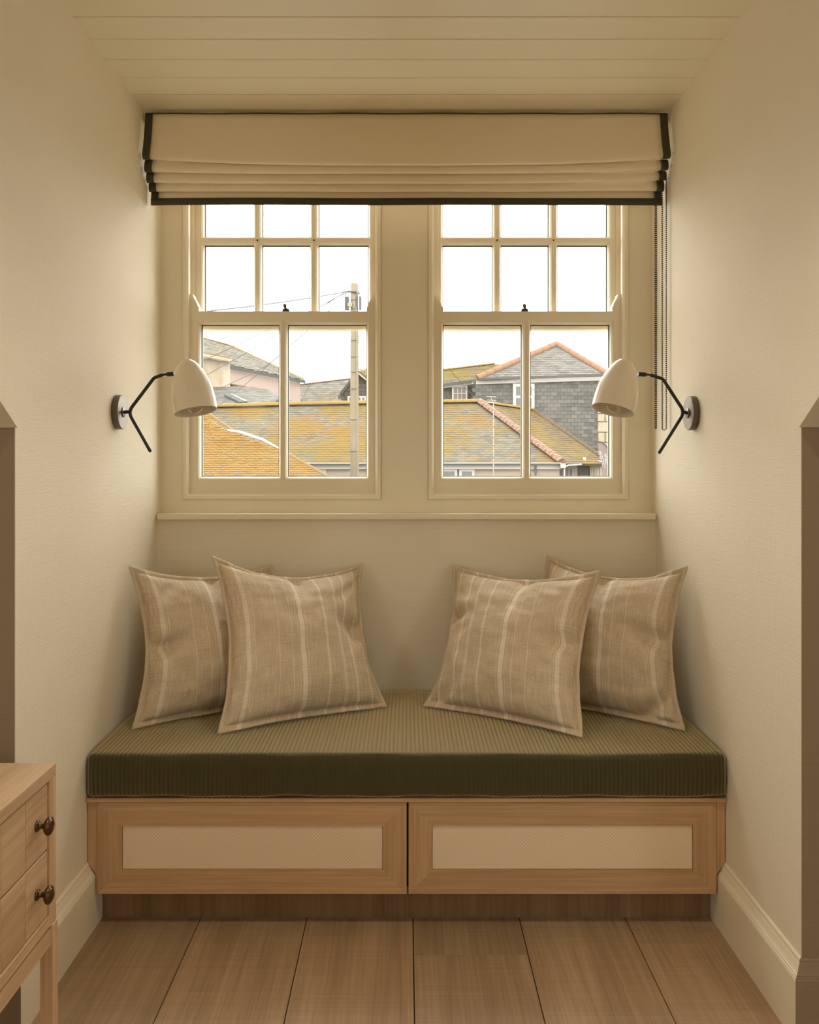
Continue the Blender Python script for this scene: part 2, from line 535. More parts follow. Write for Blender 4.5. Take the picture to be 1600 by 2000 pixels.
# floor: wide oak planks
floor = tag(MB().box(-RX, RX, RY, 2.9, -0.12, -0.018).build('floor', M_DARK), 'wide oak plank floor in front of the window bench', 'floor', kind='structure')
P = 0.275
seams = [0.017 + P*i for i in range(-9, 9)]
random.seed(5)
pm = {}
def plank(x0, y0, y1):
    L = round(y1-y0, 3)
    if L not in pm:
        g = 0.0011
        o = MB().box(-P/2+g, P/2-g, -L/2+g*0.6, L/2-g*0.6, -0.018, 0.0, 0.0012).build('floor_plank', M_FLOOR, floor)
        pm[L] = o
        o.location = (x0+P/2, (y0+y1)/2, 0)
    else:
        share(pm[L], floor, (x0+P/2, (y0+y1)/2, 0))
for i, s in enumerate(seams):
    if abs(s - 0.017) < 1e-6: j = [2.088, 0.188, -1.712]
    else: j = [1.35 - 1.9*((i*0.37) % 1.0), -0.4 - 1.9*((i*0.37) % 1.0)]
    ys = [2.30] + [y for y in j if RY+0.2 < y < 2.2] + [RY]
    for a, b in zip(ys[1:], ys[:-1]):
        plank(s, a, b)

# skirting boards
SKP = [(0.0207, 0.0), (0.0207, 0.128), (0.0195, 0.1295), (0.0195, 0.1325), (0.0175, 0.1335), (0.0172, 0.137), (0.0150, 0.1385),
       (0.0125, 0.142), (0.0105, 0.147), (0.0085, 0.153), (0.0060, 0.1572), (0.0060, 0.1615), (0.0045, 0.1640), (0.0, 0.1650)]
def skirting(path, side):
    """path: wall line in plan; profile offsets to the room side"""
    m = MB(); pts = [Vector((p[0], p[1])) for p in path]; n = len(pts); vs_ = []; np_ = len(SKP)
    def normal(a, b):
        d = (b-a).normalized(); return Vector((-d.y, d.x))*side
    for i, p in enumerate(pts):
        ns = []
        if i > 0: ns.append(normal(pts[i-1], p))
        if i < n-1: ns.append(normal(p, pts[i+1]))
        if len(ns) == 2:
            b = (ns[0]+ns[1]).normalized(); b = b/max(0.2, b.dot(ns[0]))
        else: b = ns[0]
        for (o, z) in SKP:
            q = p + b*o; vs_.append((q.x, q.y, z))
    fs_ = []
    for i in range(n-1):
        for k in range(np_-1):
            fs_.append((i*np_+k, i*np_+k+1, (i+1)*np_+k+1, (i+1)*np_+k))
    fs_.append(tuple(range(np_))); fs_.append(tuple(range((n-1)*np_, n*np_)))
    m.add(vs_, fs_); return m
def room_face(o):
    o.data.materials.append(M_ROOM_SHADED)  # room-side skirting faces take the shade-darkened colour
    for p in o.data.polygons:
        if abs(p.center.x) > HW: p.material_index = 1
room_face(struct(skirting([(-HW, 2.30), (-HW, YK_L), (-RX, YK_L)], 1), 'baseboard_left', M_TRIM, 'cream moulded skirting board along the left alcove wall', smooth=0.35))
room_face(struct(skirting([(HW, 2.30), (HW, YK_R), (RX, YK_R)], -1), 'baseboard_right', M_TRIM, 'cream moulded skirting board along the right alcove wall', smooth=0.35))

# ------------------------------------------------------------------ sash windows
MOULD = [(0.0, 0.0), (0.0015, -0.001), (0.004, -0.001), (0.0045, 0.0015), (0.006, 0.002), (0.0085, 0.006), (0.0105, 0.012), (0.0115, 0.0145), (0.0115, 0.0165)]
GB = 0.0128     # half width of a glazing bar between glass edges (moulding included)
def sash(win, name, x0, x1, z0, z1, yf, xs, zs, stile, toprail, botrail, extra_stile_top=0.0):
    """one sliding sash: xs, zs = glass openings' divisions (edges of glass field)"""
    s = empty(name, (0, 0, 0)); s.parent = win; s.location = (0, 0, 0); ORG[s.name] = org(win)
    gx0, gx1, gz0, gz1 = xs[0], xs[-1], zs[0], zs[-1]
    e = 0.0135
    th = 0.044
    # stiles and rails end where the moulding begins
    ox0, ox1, oz0, oz1 = gx0-e, gx1+e, gz0-e, gz1+e
    for a, b in ((x0, ox0), (ox1, x1)):
        MB().box(a, b, yf, yf+th, z0, z1).build('stile', M_TRIM, s)
    MB().box(ox0, ox1, yf, yf+th, z0, oz0).build('rail', M_TRIM, s)
    MB().box(ox0, ox1, yf, yf+th, oz1, z1).build('rail', M_TRIM, s)
    # bars: thin core between mouldings
    for xb in xs[1:-1]:
        MB().box(xb-0.003, xb+0.003, yf-0.001, yf+th-0.006, oz0, oz1).build('glazing_bar', M_TRIM, s)
    for zb in zs[1:-1]:
        MB().box(ox0, ox1, yf-0.001, yf+th-0.006, zb-0.003, zb+0.003).build('glazing_bar', M_TRIM, s)
    for i in range(len(xs)-1):
        for j in range(len(zs)-1):
            a = xs[i]-e if i == 0 else xs[i]+0.003
            b = xs[i+1]+e if i == len(xs)-2 else xs[i+1]-0.003
            c = zs[j]-e if j == 0 else zs[j]+0.003
            d = zs[j+1]+e if j == len(zs)-2 else zs[j+1]-0.003
            r = MB().ring(a, b, c, d, MOULD, yf)
            q = e
            # outer putty side
            r.ring(a, b, c, d, [(q, 0.024), (q, 0.030), (0.004, th-0.002), (0.0, th-0.002)], yf)
            r.build('moulding', M_TRIM, s)
            MB().ring(a, b, c, d, [(0.0115, 0.0165), (0.0135, 0.0165), (0.0135, 0.0245)], yf).build('gasket', M_GASKET, s)
            MB().box(a+q-0.002, b-q+0.002, yf+0.024, yf+0.028, c+q-0.002, d-q+0.002).build('pane', M_GLASS, s)
    return s

def window(n, wx, low_x, up_x, latch_x, label):
    win = empty('window_%d' % n, (0.5*(wx[0]+wx[1]), YWIN, WZ0), label, 'window', kind='structure')
    a, b = wx
    # staff bead: four mitred lengths
    bw, pr = 0.0195, -0.008
    prof = [(0.0, 0.004), (0.0012, 0.004), (0.0012, pr), (0.004, pr-0.001), (0.012, pr-0.001), (0.0155, pr+0.002), (bw, pr+0.006), (bw, 0.016)]
    for side in range(4):
        r = MB(); vs_ = []; fs_ = []
        for (i, d) in prof:
            c = [(a+i, YWIN+d, WZ0+i), (b-i, YWIN+d, WZ0+i), (b-i, YWIN+d, WZ1-i), (a+i, YWIN+d, WZ1-i)]
            vs_ += [c[side], c[(side+1) % 4]]
        for k in range(len(prof)-1):
            fs_.append((2*k, 2*k+1, 2*k+3, 2*k+2))
        r.add(vs_, fs_).build('staff_bead', M_TRIM, win)
    # box lining behind the bead, parting bead
    fr = MB()
    fr.box(a-0.001, a+0.012, YWIN+0.006, 3.05, WZ0, WZ1); fr.box(b-0.012, b+0.001, YWIN+0.006, 3.05, WZ0, WZ1)
    fr.box(a, b, YWIN+0.006, 3.08, WZ0-0.01, WZ0+0.010); fr.box(a, b, YWIN+0.006, 3.05, WZ1-0.012, WZ1+0.002)
    fr.build('frame', M_TRIM, win)
    pb = MB()
    for x0, x1 in ((a+0.012, a+0.024), (b-0.024, b-0.012)):
        pb.box(x0, x1, YWIN+0.059, YWIN+0.067, WZ0+0.01, WZ1-0.012)
    pb.build('parting_bead', M_TRIM, win)
    yl, yu = YWIN+0.014, YWIN+0.068
    zmt = Z(608, yl)
    lo = sash(win, 'lower_sash', a+0.013, b-0.013, WZ0+0.011, zmt, yl, low_x, [Z(929.5, yl+0.026), Z(637, yl+0.026)], 0, 0, 0)
    up = sash(win, 'upper_sash', a+0.013, b-0.013, 1.632, WZ1-0.013, yu, up_x, [1.674, Z(473, yu+0.026), 2.180], 0, 0, 0)
    # horns standing on the lower sash at both ends
    for sd in (-1, 1):
        xe = a+0.013 if sd < 0 else b-0.013
        dirx = 1 if sd < 0 else -1
        h = [(0, 0), (0.036, 0), (0.036, 0.014), (0.033, 0.0165), (0.0305, 0.026), (0.025, 0.036), (0.0195, 0.045), (0.0165, 0.056), (0.0155, 0.058), (0, 0.058)]
        MB().prism([(xe + dirx*p, zmt+q) for p, q in h], 'y', yl, yl+0.042).build('sash_horn', M_TRIM, lo)
    # fastener on the meeting rail
    lt = MB()
    lt.prism([(latch_x-0.013, zmt), (latch_x+0.012, zmt), (latch_x+0.009, zmt+0.011), (latch_x-0.010, zmt+0.011)], 'y', yl+0.010, yl+0.036)
    lt.lathe((latch_x-0.0005, yl+0.006, zmt+0.008), (-0.18, -0.12, 1), [(0.0, 0), (0.0055, 0.0), (0.0042, 0.004), (0.0058, 0.010), (0.0062, 0.013), (0.004, 0.017), (0.0, 0.018)], 16)
    tag(lt.build('sash_fastener', M_BRONZE, lo, smooth=0.7), 'bronze sash fastener')
    return win
yg = YWIN+0.014+0.026; ygu = YWIN+0.068+0.026
window(1, WO[0], [X(396.5, yg), X(555, yg), X(715.5, yg)], [X(403, ygu), X(505.5, ygu), X(615, ygu), X(719, ygu)], X(558, 2.89), 'cream sash window on the left showing the telegraph pole')
window(2, WO[1], [X(866.5, yg), X(1026.5, yg), X(1187.5, yg)], [X(865.5, ygu), X(969.5, ygu), X(1079, ygu), X(1183, ygu)], X(1026, 2.89), 'cream sash window on the right showing the hipped slate house')


# added side windows behind the camera, filling the alcove with light: plain frame and glass
for sd, nm, nn_ in ((-1, 'left', 3), (1, 'right', 4)):
    x0, x1 = sorted((sd*(RX+0.03), sd*(RX+0.08))); xg = sd*(RX+0.055)
    rw = empty('window_%d' % nn_, (sd*RX, -1.5, SW[2]), 'added plain cream framed fill window in the %s room wall behind the camera' % nm, 'window', kind='structure')
    f = MB(); ym = (SW[0]+SW[1])/2
    for a, b in ((SW[0], SW[0]+0.05), (ym-0.02, ym+0.02), (SW[1]-0.05, SW[1])): f.box(x0, x1, a, b, SW[2], SW[3])
    for a, b in ((SW[2], SW[2]+0.05), (SW[3]-0.05, SW[3])): f.box(x0, x1, SW[0], SW[1], a, b)
    f.build('frame', M_TRIM, rw)
    for a, b in ((SW[0]+0.05, ym-0.02), (ym+0.02, SW[1]-0.05)):
        MB().box(xg-0.002, xg+0.002, a, b, SW[2]+0.05, SW[3]-0.05).build('pane', M_GLASS, rw)

# added unseen ceiling fill lights, brightening the bench, just in front of the alcove
def fill_light(x, y, power, label):
    r = empty('added_fill_light', (x, y, ZC), label, 'lamp', 'added ceiling fill lights')
    MB().lathe((x, y, ZC+0.001), (0, 0, -1), [(0.055, -0.01), (0.055, 0.004), (0.068, 0.005), (0.070, 0.0), (0.070, -0.004)], 32).build('bezel', M_TRIM, r, smooth=0.6)
    d = bpy.data.lights.new('fill_spot', 'SPOT'); d.energy = power; d.color = (1.0, 0.87, 0.66)
    d.spot_size = math.radians(112); d.spot_blend = 1.0; d.shadow_soft_size = 0.05
    o = bpy.data.objects.new('fill_spot', d); COL.objects.link(o); o.parent = r; o.location = (0, 0, -0.008)
fill_light(-0.36, 1.28, FILL_POWER, 'left added fill light in the ceiling before the alcove')
fill_light(0.36, 1.28, FILL_POWER, 'right added fill light in the ceiling before the alcove')

# ------------------------------------------------------------------ window bench
bench = empty('window_bench', (0, 2.5, 0), 'built-in oak window bench with two woven-panel drawer fronts', 'bench')
YF = 2.200
MB().box(-0.8065, 0.8065, 2.194, 2.826, Z(1565.5, 2.2), Z(1557.5, 2.2), 0.0015).build('top_board', M_OAK_X, bench)
ztop = Z(1565.5, 2.2)-0.0005; zbot = Z(1746, 2.2)
for s in (-1, 1):
    xi = 0.7835
    poly = [(0.8075, ztop), (0.8075, 0.167), (0.8035, 0.165), (0.8025, 0.160), (0.799, 0.154), (0.795, 0.1475), (0.7895, 0.141), (0.788, 0.137), (0.7873, 0.09), (xi, 0.09), (xi, ztop)]
    MB().prism([(s*a, b) for a, b in poly], 'y', YF+0.006, YF+0.026).build('side_filler', M_OAK_Z, bench)
MB().box(-0.782, 0.782, YF+0.026, 2.82, 0.097, ztop-0.001).build('carcass', M_DARK, bench)
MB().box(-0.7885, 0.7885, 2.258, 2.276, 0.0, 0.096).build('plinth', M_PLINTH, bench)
def drawer(x0, x1, px0, px1, label):
    zt, zb = Z(1567.5, YF), zbot
    pz1, pz0 = Z(1613, YF), Z(1699, YF)
    d = empty('drawer', (0, 0, 0)); d.parent = bench; d.location = (0, 0, 0); ORG[d.name] = org(bench)
    tag(d, label)
    y0, y1 = YF, YF+0.021
    gap = 0.0
    MB().prism([(x0, zt), (x1, zt), (px1, pz1), (px0, pz1)], 'y', y0, y1).build('rail', M_OAK_X, d)
    MB().prism([(x0, zb), (x1, zb), (px1, pz0), (px0, pz0)], 'y', y0, y1).build('rail', M_OAK_X, d)
    MB().prism([(x0, zt), (x0, zb), (px0, pz0), (px0, pz1)], 'y', y0, y1).build('stile', M_OAK_Z, d)
    MB().prism([(x1, zt), (x1, zb), (px1, pz0), (px1, pz1)], 'y', y0, y1).build('stile', M_OAK_Z, d)
    MB().box(px0+0.0008, px1-0.0008, y0+0.0035, y1-0.002, pz0+0.0008, pz1-0.0008, 0.001).build('woven_panel', M_CANE, d)
drawer(X(190.3, YF), X(794.3, YF), X(238, YF), X(748, YF), 'left drawer front with a woven panel')
drawer(X(798.2, YF), X(1398.7, YF), X(844, YF), X(1354, YF), 'right drawer front with a woven panel')

# ------------------------------------------------------------------ corduroy seat cushion
def cushion():
    x0, x1 = -0.8045, 0.8045
    zb, zt = 0.3400, 0.4440
    yf, yb = 2.187, 2.820
    r = 0.017
    path = []                                  # (y, z, ny, nz)
    path.append((yb, zb+0.03, 1, 0)); path.append((yb, zt-0.02, 1, 0))
    path.append((yb-0.004, zt-0.006, 0.7, 0.7))
    for i in range(22):
        t = i/21; y = yb-0.012 + (yf+r+0.004-(yb-0.012))*t
        path.append((y, zt + 0.004*math.sin(math.pi*t), 0, 1))
    for i in range(1, 8):
        a = math.pi/2*i/7
        path.append((yf+r-r*math.sin(a), zt-r+r*math.cos(a), -math.sin(a), math.cos(a)))
    for i in range(1, 9):
        t = i/9; path.append((yf - 0.003*math.sin(math.pi*t), zt-r + (zb+0.012-(zt-r))*t, -1, 0))
    for i in range(0, 6):
        a = math.pi/2*i/5
        path.append((yf+0.010-0.010*math.cos(a), zb+0.010-0.010*math.sin(a), -math.cos(a), -math.sin(a)))
    path.append((yb-0.02, zb, 0, -1))
    ribs = 146; per = 6; n = ribs*per
    m = MB(); np_ = len(path); vs_ = []; fs_ = []
    er = 0.016
    for i in range(n+1):
        x = x0 + (x1-x0)*i/n
        ph = (i % per)/per
        rib = math.sqrt(max(0.0, math.sin(math.pi*ph)))*0.0021
        de = min(x-x0, x1-x)
        sh = 0.0
        if de < er: sh = er - math.sqrt(max(0, er*er-(er-de)**2))
        wob = 0.0015*math.sin(x*17.0) + 0.001*math.sin(x*41+1.0)
        for (y, z, ny, nz) in path:
            k = rib - sh*0.8
            front = 1.0 if ny < -0.5 else 0.0
            dz = wob if nz < -0.2 else 0.0
            cr = 0.003*mnoise.noise(Vector((x*3.0, y*3.0, 2.0))) if nz > 0.5 else 0.0
            vs_.append((x, y + ny*k - front*wob*0.8, z + nz*k + dz + cr))
    for i in range(n):
        for j in range(np_-1):
            fs_.append((i*np_+j, (i+1)*np_+j, (i+1)*np_+j+1, i*np_+j+1))
    fs_.append(tuple(range(np_))); fs_.append(tuple(range(n*np_, (n+1)*np_)))
    m.add(vs_, fs_)
    c = empty('seat_cushion', (0, 2.5, 0.34), 'long olive green corduroy seat cushion covering the window bench', 'cushion')
    m.build('corduroy_cover', M_CORD, c, smooth=4)
    # piped seam up each front corner
    for s in (-1, 1):
        xx = s*(x1-0.003)
        MB().tube([(xx, yf+0.006, zb+0.006), (xx, yf+0.004, 0.39), (xx, yf+0.006, zt-0.013), (xx, yf+0.02, zt-0.004), (xx, yf+0.1, zt-0.001), (xx, 2.4, zt), (xx, yb, zt-0.004)], 0.0022, 8).build('seam', M_CORD, c, smooth=4)
cushion()

# ------------------------------------------------------------------ striped linen pillows
def pillow(label, BL, BR, TR, TL, seed, tf=0.086, tb=0.055, dents=(), flip=False, con=(0.05, 0.05, 0.05, 0.05), ears=None):
    BL, BR, TR, TL = Vector(BL), Vector(BR), Vector(TR), Vector(TL)
    nrm = (BR-BL).cross(TL-BL).normalized()
    if nrm.y > 0: nrm = -nrm
    ctr = (BL+BR+TR+TL)/4
    base = Vector((ctr.x, ctr.y, min(BL.z, BR.z)))
    e = empty('throw_pillow', base, label, 'pillow', 'striped linen throw pillows')
    fl = 0.062
    cl, cr_, cb, ct = con
    def pos(u, v):
        uu, vv = u, v
        pinch = (cl if u < 0 else cr_)
        uu -= math.copysign(pinch*(1-v*v)*2, u)*abs(u)**1.6
        pv = (cb if v < 0 else ct)
        vv -= math.copysign(pv*(1-u*u)*2, v)*abs(v)**1.6
        a, b = (uu+1)/2, (vv+1)/2
        return BL*(1-a)*(1-b) + BR*a*(1-b) + TR*a*b + TL*(1-a)*b
    def wave(u, v):
        return 0.006*mnoise.noise(Vector((u*4.0+seed, v*4.0, seed*3.1))) + 0.003*mnoise.noise(Vector((u*11.0, v*11.0+seed, 7.7)))
    def mid(u, v):
        edge = max(abs(u), abs(v))
        return wave(u, v)*edge**4
    N = 64
    def grid(sign):
        vs_ = []; uv = []
        for j in range(N+1):
            for i in range(N+1):
                a = -1+2*i/N; b = -1+2*j/N
                # denser towards the border
                a = math.sin(a*math.pi/2)*0.55 + a*0.45; b = math.sin(b*math.pi/2)*0.55 + b*0.45
                u, v = a*(1-fl), b*(1-fl)
                prof = max(0.0, (1-a*a))**0.44 * max(0.0, (1-b*b))**0.44
                prof *= (1 - 0.04*b)
                h = (tf if sign > 0 else tb)*prof
                if sign > 0:
                    h += 0.014*prof*mnoise.noise(Vector((a*2.1+seed, b*2.1, seed))) + 0.005*min(1, prof*2)*mnoise.noise(Vector((a*6.0, b*7.0+seed, seed*2)))
                    for (da, db, rad, dep, ang) in dents:
                        dx = (a-da)*math.cos(ang)+(b-db)*math.sin(ang); dy = -(a-da)*math.sin(ang)+(b-db)*math.cos(ang)
                        g = math.exp(-(dx/rad)**2 - (dy/(rad*0.28))**2)
                        h -= dep*g
                    h = max(h, 0.0)
                p = pos(u, v) + nrm*(mid(u, v) + sign*(h+0.0012))
                p.z = max(p.z, 0.4545)
                vs_.append(p); uv.append(((u+1)/2 if not flip else (1-u)/2, (v+1)/2))
        fs_ = []
        for j in range(N):
            for i in range(N):
                q = (j*(N+1)+i, j*(N+1)+i+1, (j+1)*(N+1)+i+1, (j+1)*(N+1)+i)
                fs_.append(q if sign > 0 else q[::-1])
        return vs_, fs_, uv
    m = MB(); m.uv = []
    for s in (1, -1):
        a, b, c = grid(s); m.add(a, b); m.uv += c
    m.build('cover', M_LINEN, e, smooth=4, fix=True)
    # flange border with hem
    fm = MB(); fm.uv = []
    per = []
    K = 48
    for i in range(K): per.append((-1+2*i/K, -1))
    for i in range(K): per.append((1, -1+2*i/K))
    for i in range(K): per.append((1-2*i/K, 1))
    for i in range(K): per.append((-1, 1-2*i/K))
    rows = [(1-fl*1.15, 0.0016), (1-fl*0.72, 0.0014), (1-fl*0.68, 0.0024), (1-fl*0.25, 0.0026), (1.0, 0.0022), (1.012, 0.0)]
    rows = rows + [(r, -h) for (r, h) in rows[-2::-1]]
    vs_ = []
    for (r, h) in rows:
        for (u, v) in per:
            uu, vv = u*r, v*r
            curl = 0.010*mnoise.noise(Vector((u*2.3+seed*1.7, v*2.3, 4.0)))*max(0, (r-(1-fl))/fl)
            p = pos(uu, vv) + nrm*(mid(uu, vv) + h + curl)
            p.z = max(p.z, 0.4540 + (0.001 if h > 0 else 0))
            vs_.append(p); fm.uv.append(((uu+1)/2 if not flip else (1-uu)/2, (vv+1)/2))
    n = len(per); fs_ = []
    for k in range(len(rows)-1):
        for i in range(n):
            i2 = (i+1) % n
            fs_.append((k*n+i, k*n+i2, (k+1)*n+i2, (k+1)*n+i))
    fm.add(vs_, fs_)
    fm.build('flange', M_LINEN, e, smooth=4)
    return e
ZT = 0.4545
def floorpt(px, py): 
    Y = (EYE-ZT)*F/(py-VPY); return Vector((X(px, Y), Y, ZT))
pillow('striped linen pillow leaning in the left corner, half hidden by the pillow before it',
       floorpt(258, 1424), (-0.30, 2.665, ZT), at(531, 1104, 2.80), (-0.790, 2.480, Z(1106, 2.48)), 1.3,
       dents=((-0.95, -0.10, 0.42, 0.055, 0.25), (0.05, 0.97, 0.4, 0.04, 1.57), (-0.55, 0.85, 0.3, 0.015, 0.8)), con=(0.085, 0.05, 0.02, 0.085))
pillow('striped linen pillow in front on the left, its low corner pointing to the bench middle',
       floorpt(427, 1433), floorpt(758, 1381), at(708, 1101, 2.785), at(414, 1085, 2.545), 4.2,
       dents=((0.97, -0.02, 0.42, 0.06, 2.75), (0.97, -0.02, 0.3, 0.03, 3.5), (0.05, 0.97, 0.45, 0.045, 1.57), (0.7, 0.6, 0.3, 0.014, 0.6)), con=(0.080, 0.085, 0.02, 0.12))
pillow('striped linen pillow leaning in the right corner, partly behind the pillow before it',
       (0.345, 2.66, ZT), floorpt(1338, 1427), (0.795, 2.455, Z(1107, 2.455)), at(1068, 1085, 2.80), 7.9, flip=True,
       dents=((0.97, -0.02, 0.42, 0.055, 2.9), (-0.1, 0.97, 0.42, 0.045, 1.57), (0.8, -0.85, 0.3, 0.03, 0.7)), con=(0.05, 0.085, 0.02, 0.115))
pillow('striped linen pillow in front on the right, leaning towards the bench middle',
       floorpt(828, 1379), floorpt(1138, 1440), at(1173, 1116, 2.53), at(884, 1103, 2.785), 11.6, flip=True,
       dents=((-0.97, 0.2, 0.35, 0.05, 0.3), (0.97, -0.02, 0.35, 0.04, 2.9), (0.1, 0.97, 0.4, 0.035, 1.57), (-0.75, -0.85, 0.3, 0.02, 0.9)), con=(0.075, 0.065, 0.02, 0.085))

# ------------------------------------------------------------------ roman blind
blind = empty('roman_blind', (0, 2.70, 1.985), 'cream roman blind with dark olive edging, drawn up above both windows', 'blind')
HB = 0.800; TW = 0.0225
def fold_mesh(prof_fn, xs):
    vs_ = []; np_ = None
    for x in xs:
        p = prof_fn(x); np_ = len(p)
        vs_ += [(x, y, z) for (y, z) in p]
    fs_ = []
    for i in range(len(xs)-1):
        for j in range(np_-1):
            fs_.append((i*np_+j, (i+1)*np_+j, (i+1)*np_+j+1, i*np_+j+1))
    return MB().add(vs_, fs_)
def sag(x, mid, endl, endr, seed):
    t = abs(x)/HB; e = endl if x < 0 else endr
    k = t**3
    return mid + (e-mid)*k + 0.0018*mnoise.noise(Vector((x*3.1, seed, 0.3)))
def fold(i, y, zt, mid, el, er, last=False, first=False, ytop=None):
    def prof(x):
        zb = sag(x, mid, el, er, i*3.7)
        b = 0.002*mnoise.noise(Vector((x*2.2, i*1.9, 5.0)))
        out = []
        if first:
            y0 = ytop
            for k in range(9):
                t = k/8
                out.append((y0 + (y-y0)*t**1.5 + b*t, zt + (zb+0.010-zt)*t))
        elif last:
            for k in range(7):
                t = k/6
                out.append((y + 0.004*(1-t) + b, zt + (zb-zt)*t))
            return out
        else:
            for k in range(6):
                t = k/5
                out.append((y + 0.012*(1-t)**2 + b, zt + (zb+0.008-zt)*t))
        r = 0.009
        for k in range(1, 7):
            a = math.pi*k/6*0.85
            yy = y + b + r - r*math.cos(a); zz = zb + r*0.9 - r*0.9*math.sin(a)
            out.append((yy, zz))
        out.append((out[-1][0]+0.010, out[-1][1]+0.012))
        return out
    n = 72
    xs = [-HB+TW + (2*HB-2*TW)*k/n for k in range(n+1)]
    p = fold_mesh(prof, xs).build('fold', M_BLIND, blind, smooth=4, solid=0.002)
    for s in (-1, 1):
        xs2 = [s*(HB - TW*k/3) for k in range(4)]
        fold_mesh(prof, xs2).build('edge_braid', M_HEM, p, smooth=4, solid=0.0045)
    return p, prof
yA = 2.667
p1, pr1 = fold(1, 2.635, Z(222, yA), Z(320.5, 2.635), Z(308, 2.635), Z(306, 2.635), first=True, ytop=yA)
fold(2, 2.655, Z(310, 2.655), Z(337, 2.655), Z(333, 2.655), Z(329, 2.655))
fold(3, 2.675, Z(332, 2.675), Z(356, 2.675), Z(354, 2.675), Z(349, 2.675))
fold(4, 2.700, Z(350, 2.700), Z(372, 2.700), Z(372, 2.700), Z(371, 2.700))
p5, pr5 = fold(5, 2.727, Z(362, 2.727), Z(400, 2.727), Z(401, 2.727), Z(401, 2.727), last=True)
# bottom braid band and top edge
def hem_prof(x):
    p = pr5(x); zb = p[-1][1]; y = p[-1][0]-0.0015
    return [(y, zb+0.021), (y-0.0005, zb+0.012), (y, zb-0.0005)]
n = 60
fold_mesh(hem_prof, [-HB + 2*HB*k/n for k in range(n+1)]).build('hem_braid', M_HEM, p5, smooth=4, solid=0.004)
MB().tube([(-HB + 2*HB*k/40, yA-0.001, Z(222, yA)+0.0006*math.sin(k*0.9)) for k in range(41)], 0.0024, 6).build('top_braid', M_HEM, p1, smooth=4)
MB().box(-0.795, 0.795, yA+0.003, 2.688, Z(240, yA), Z(223, yA)).build('headrail', M_TRIM, blind)

def chain(label, strands):
    x, y0, _, zlow = strands[0]
    root = empty('blind_chain', (x, y0, zlow), label, 'chain', 'blind pull chains')
    m = MB(); cord = MB()
    for (x, y, ztop, zb) in strands:
        n = int((ztop-zb)/0.0062)
        for i in range(n):
            bm = bmesh.new(); bmesh.ops.create_icosphere(bm, subdivisions=1, radius=0.0027)
            bmesh.ops.translate(bm, verts=bm.verts, vec=(x, y, zb+0.003+0.0062*i))
            m.bm(bm)
        cord.tube([(x, y, zb), (x, y, ztop)], 0.0005, 6)
    for a, b in zip(strands[::2], strands[1::2]):
        cord.tube([(a[0], a[1], a[3]), ((a[0]+b[0])/2, (a[1]+b[1])/2, a[3]-0.003), (b[0], b[1], b[3])], 0.0012, 6)
    o = m.build('beads', M_BEAD, root, smooth=4); o['kind'] = 'stuff'
    cord.build('cord', M_BEAD, root)
chain('dark beaded pull chain hanging before the window frame, nearer the right sash', [(0.7890, 2.760, 2.02, Z(836, 2.76)), (0.7935, 2.762, 2.02, Z(836, 2.76))])
chain('dark double beaded pull chain hanging against the right wall', [(0.7905, 2.690, 2.06, Z(838, 2.69)), (0.7990, 2.676, 2.06, Z(838, 2.68))])

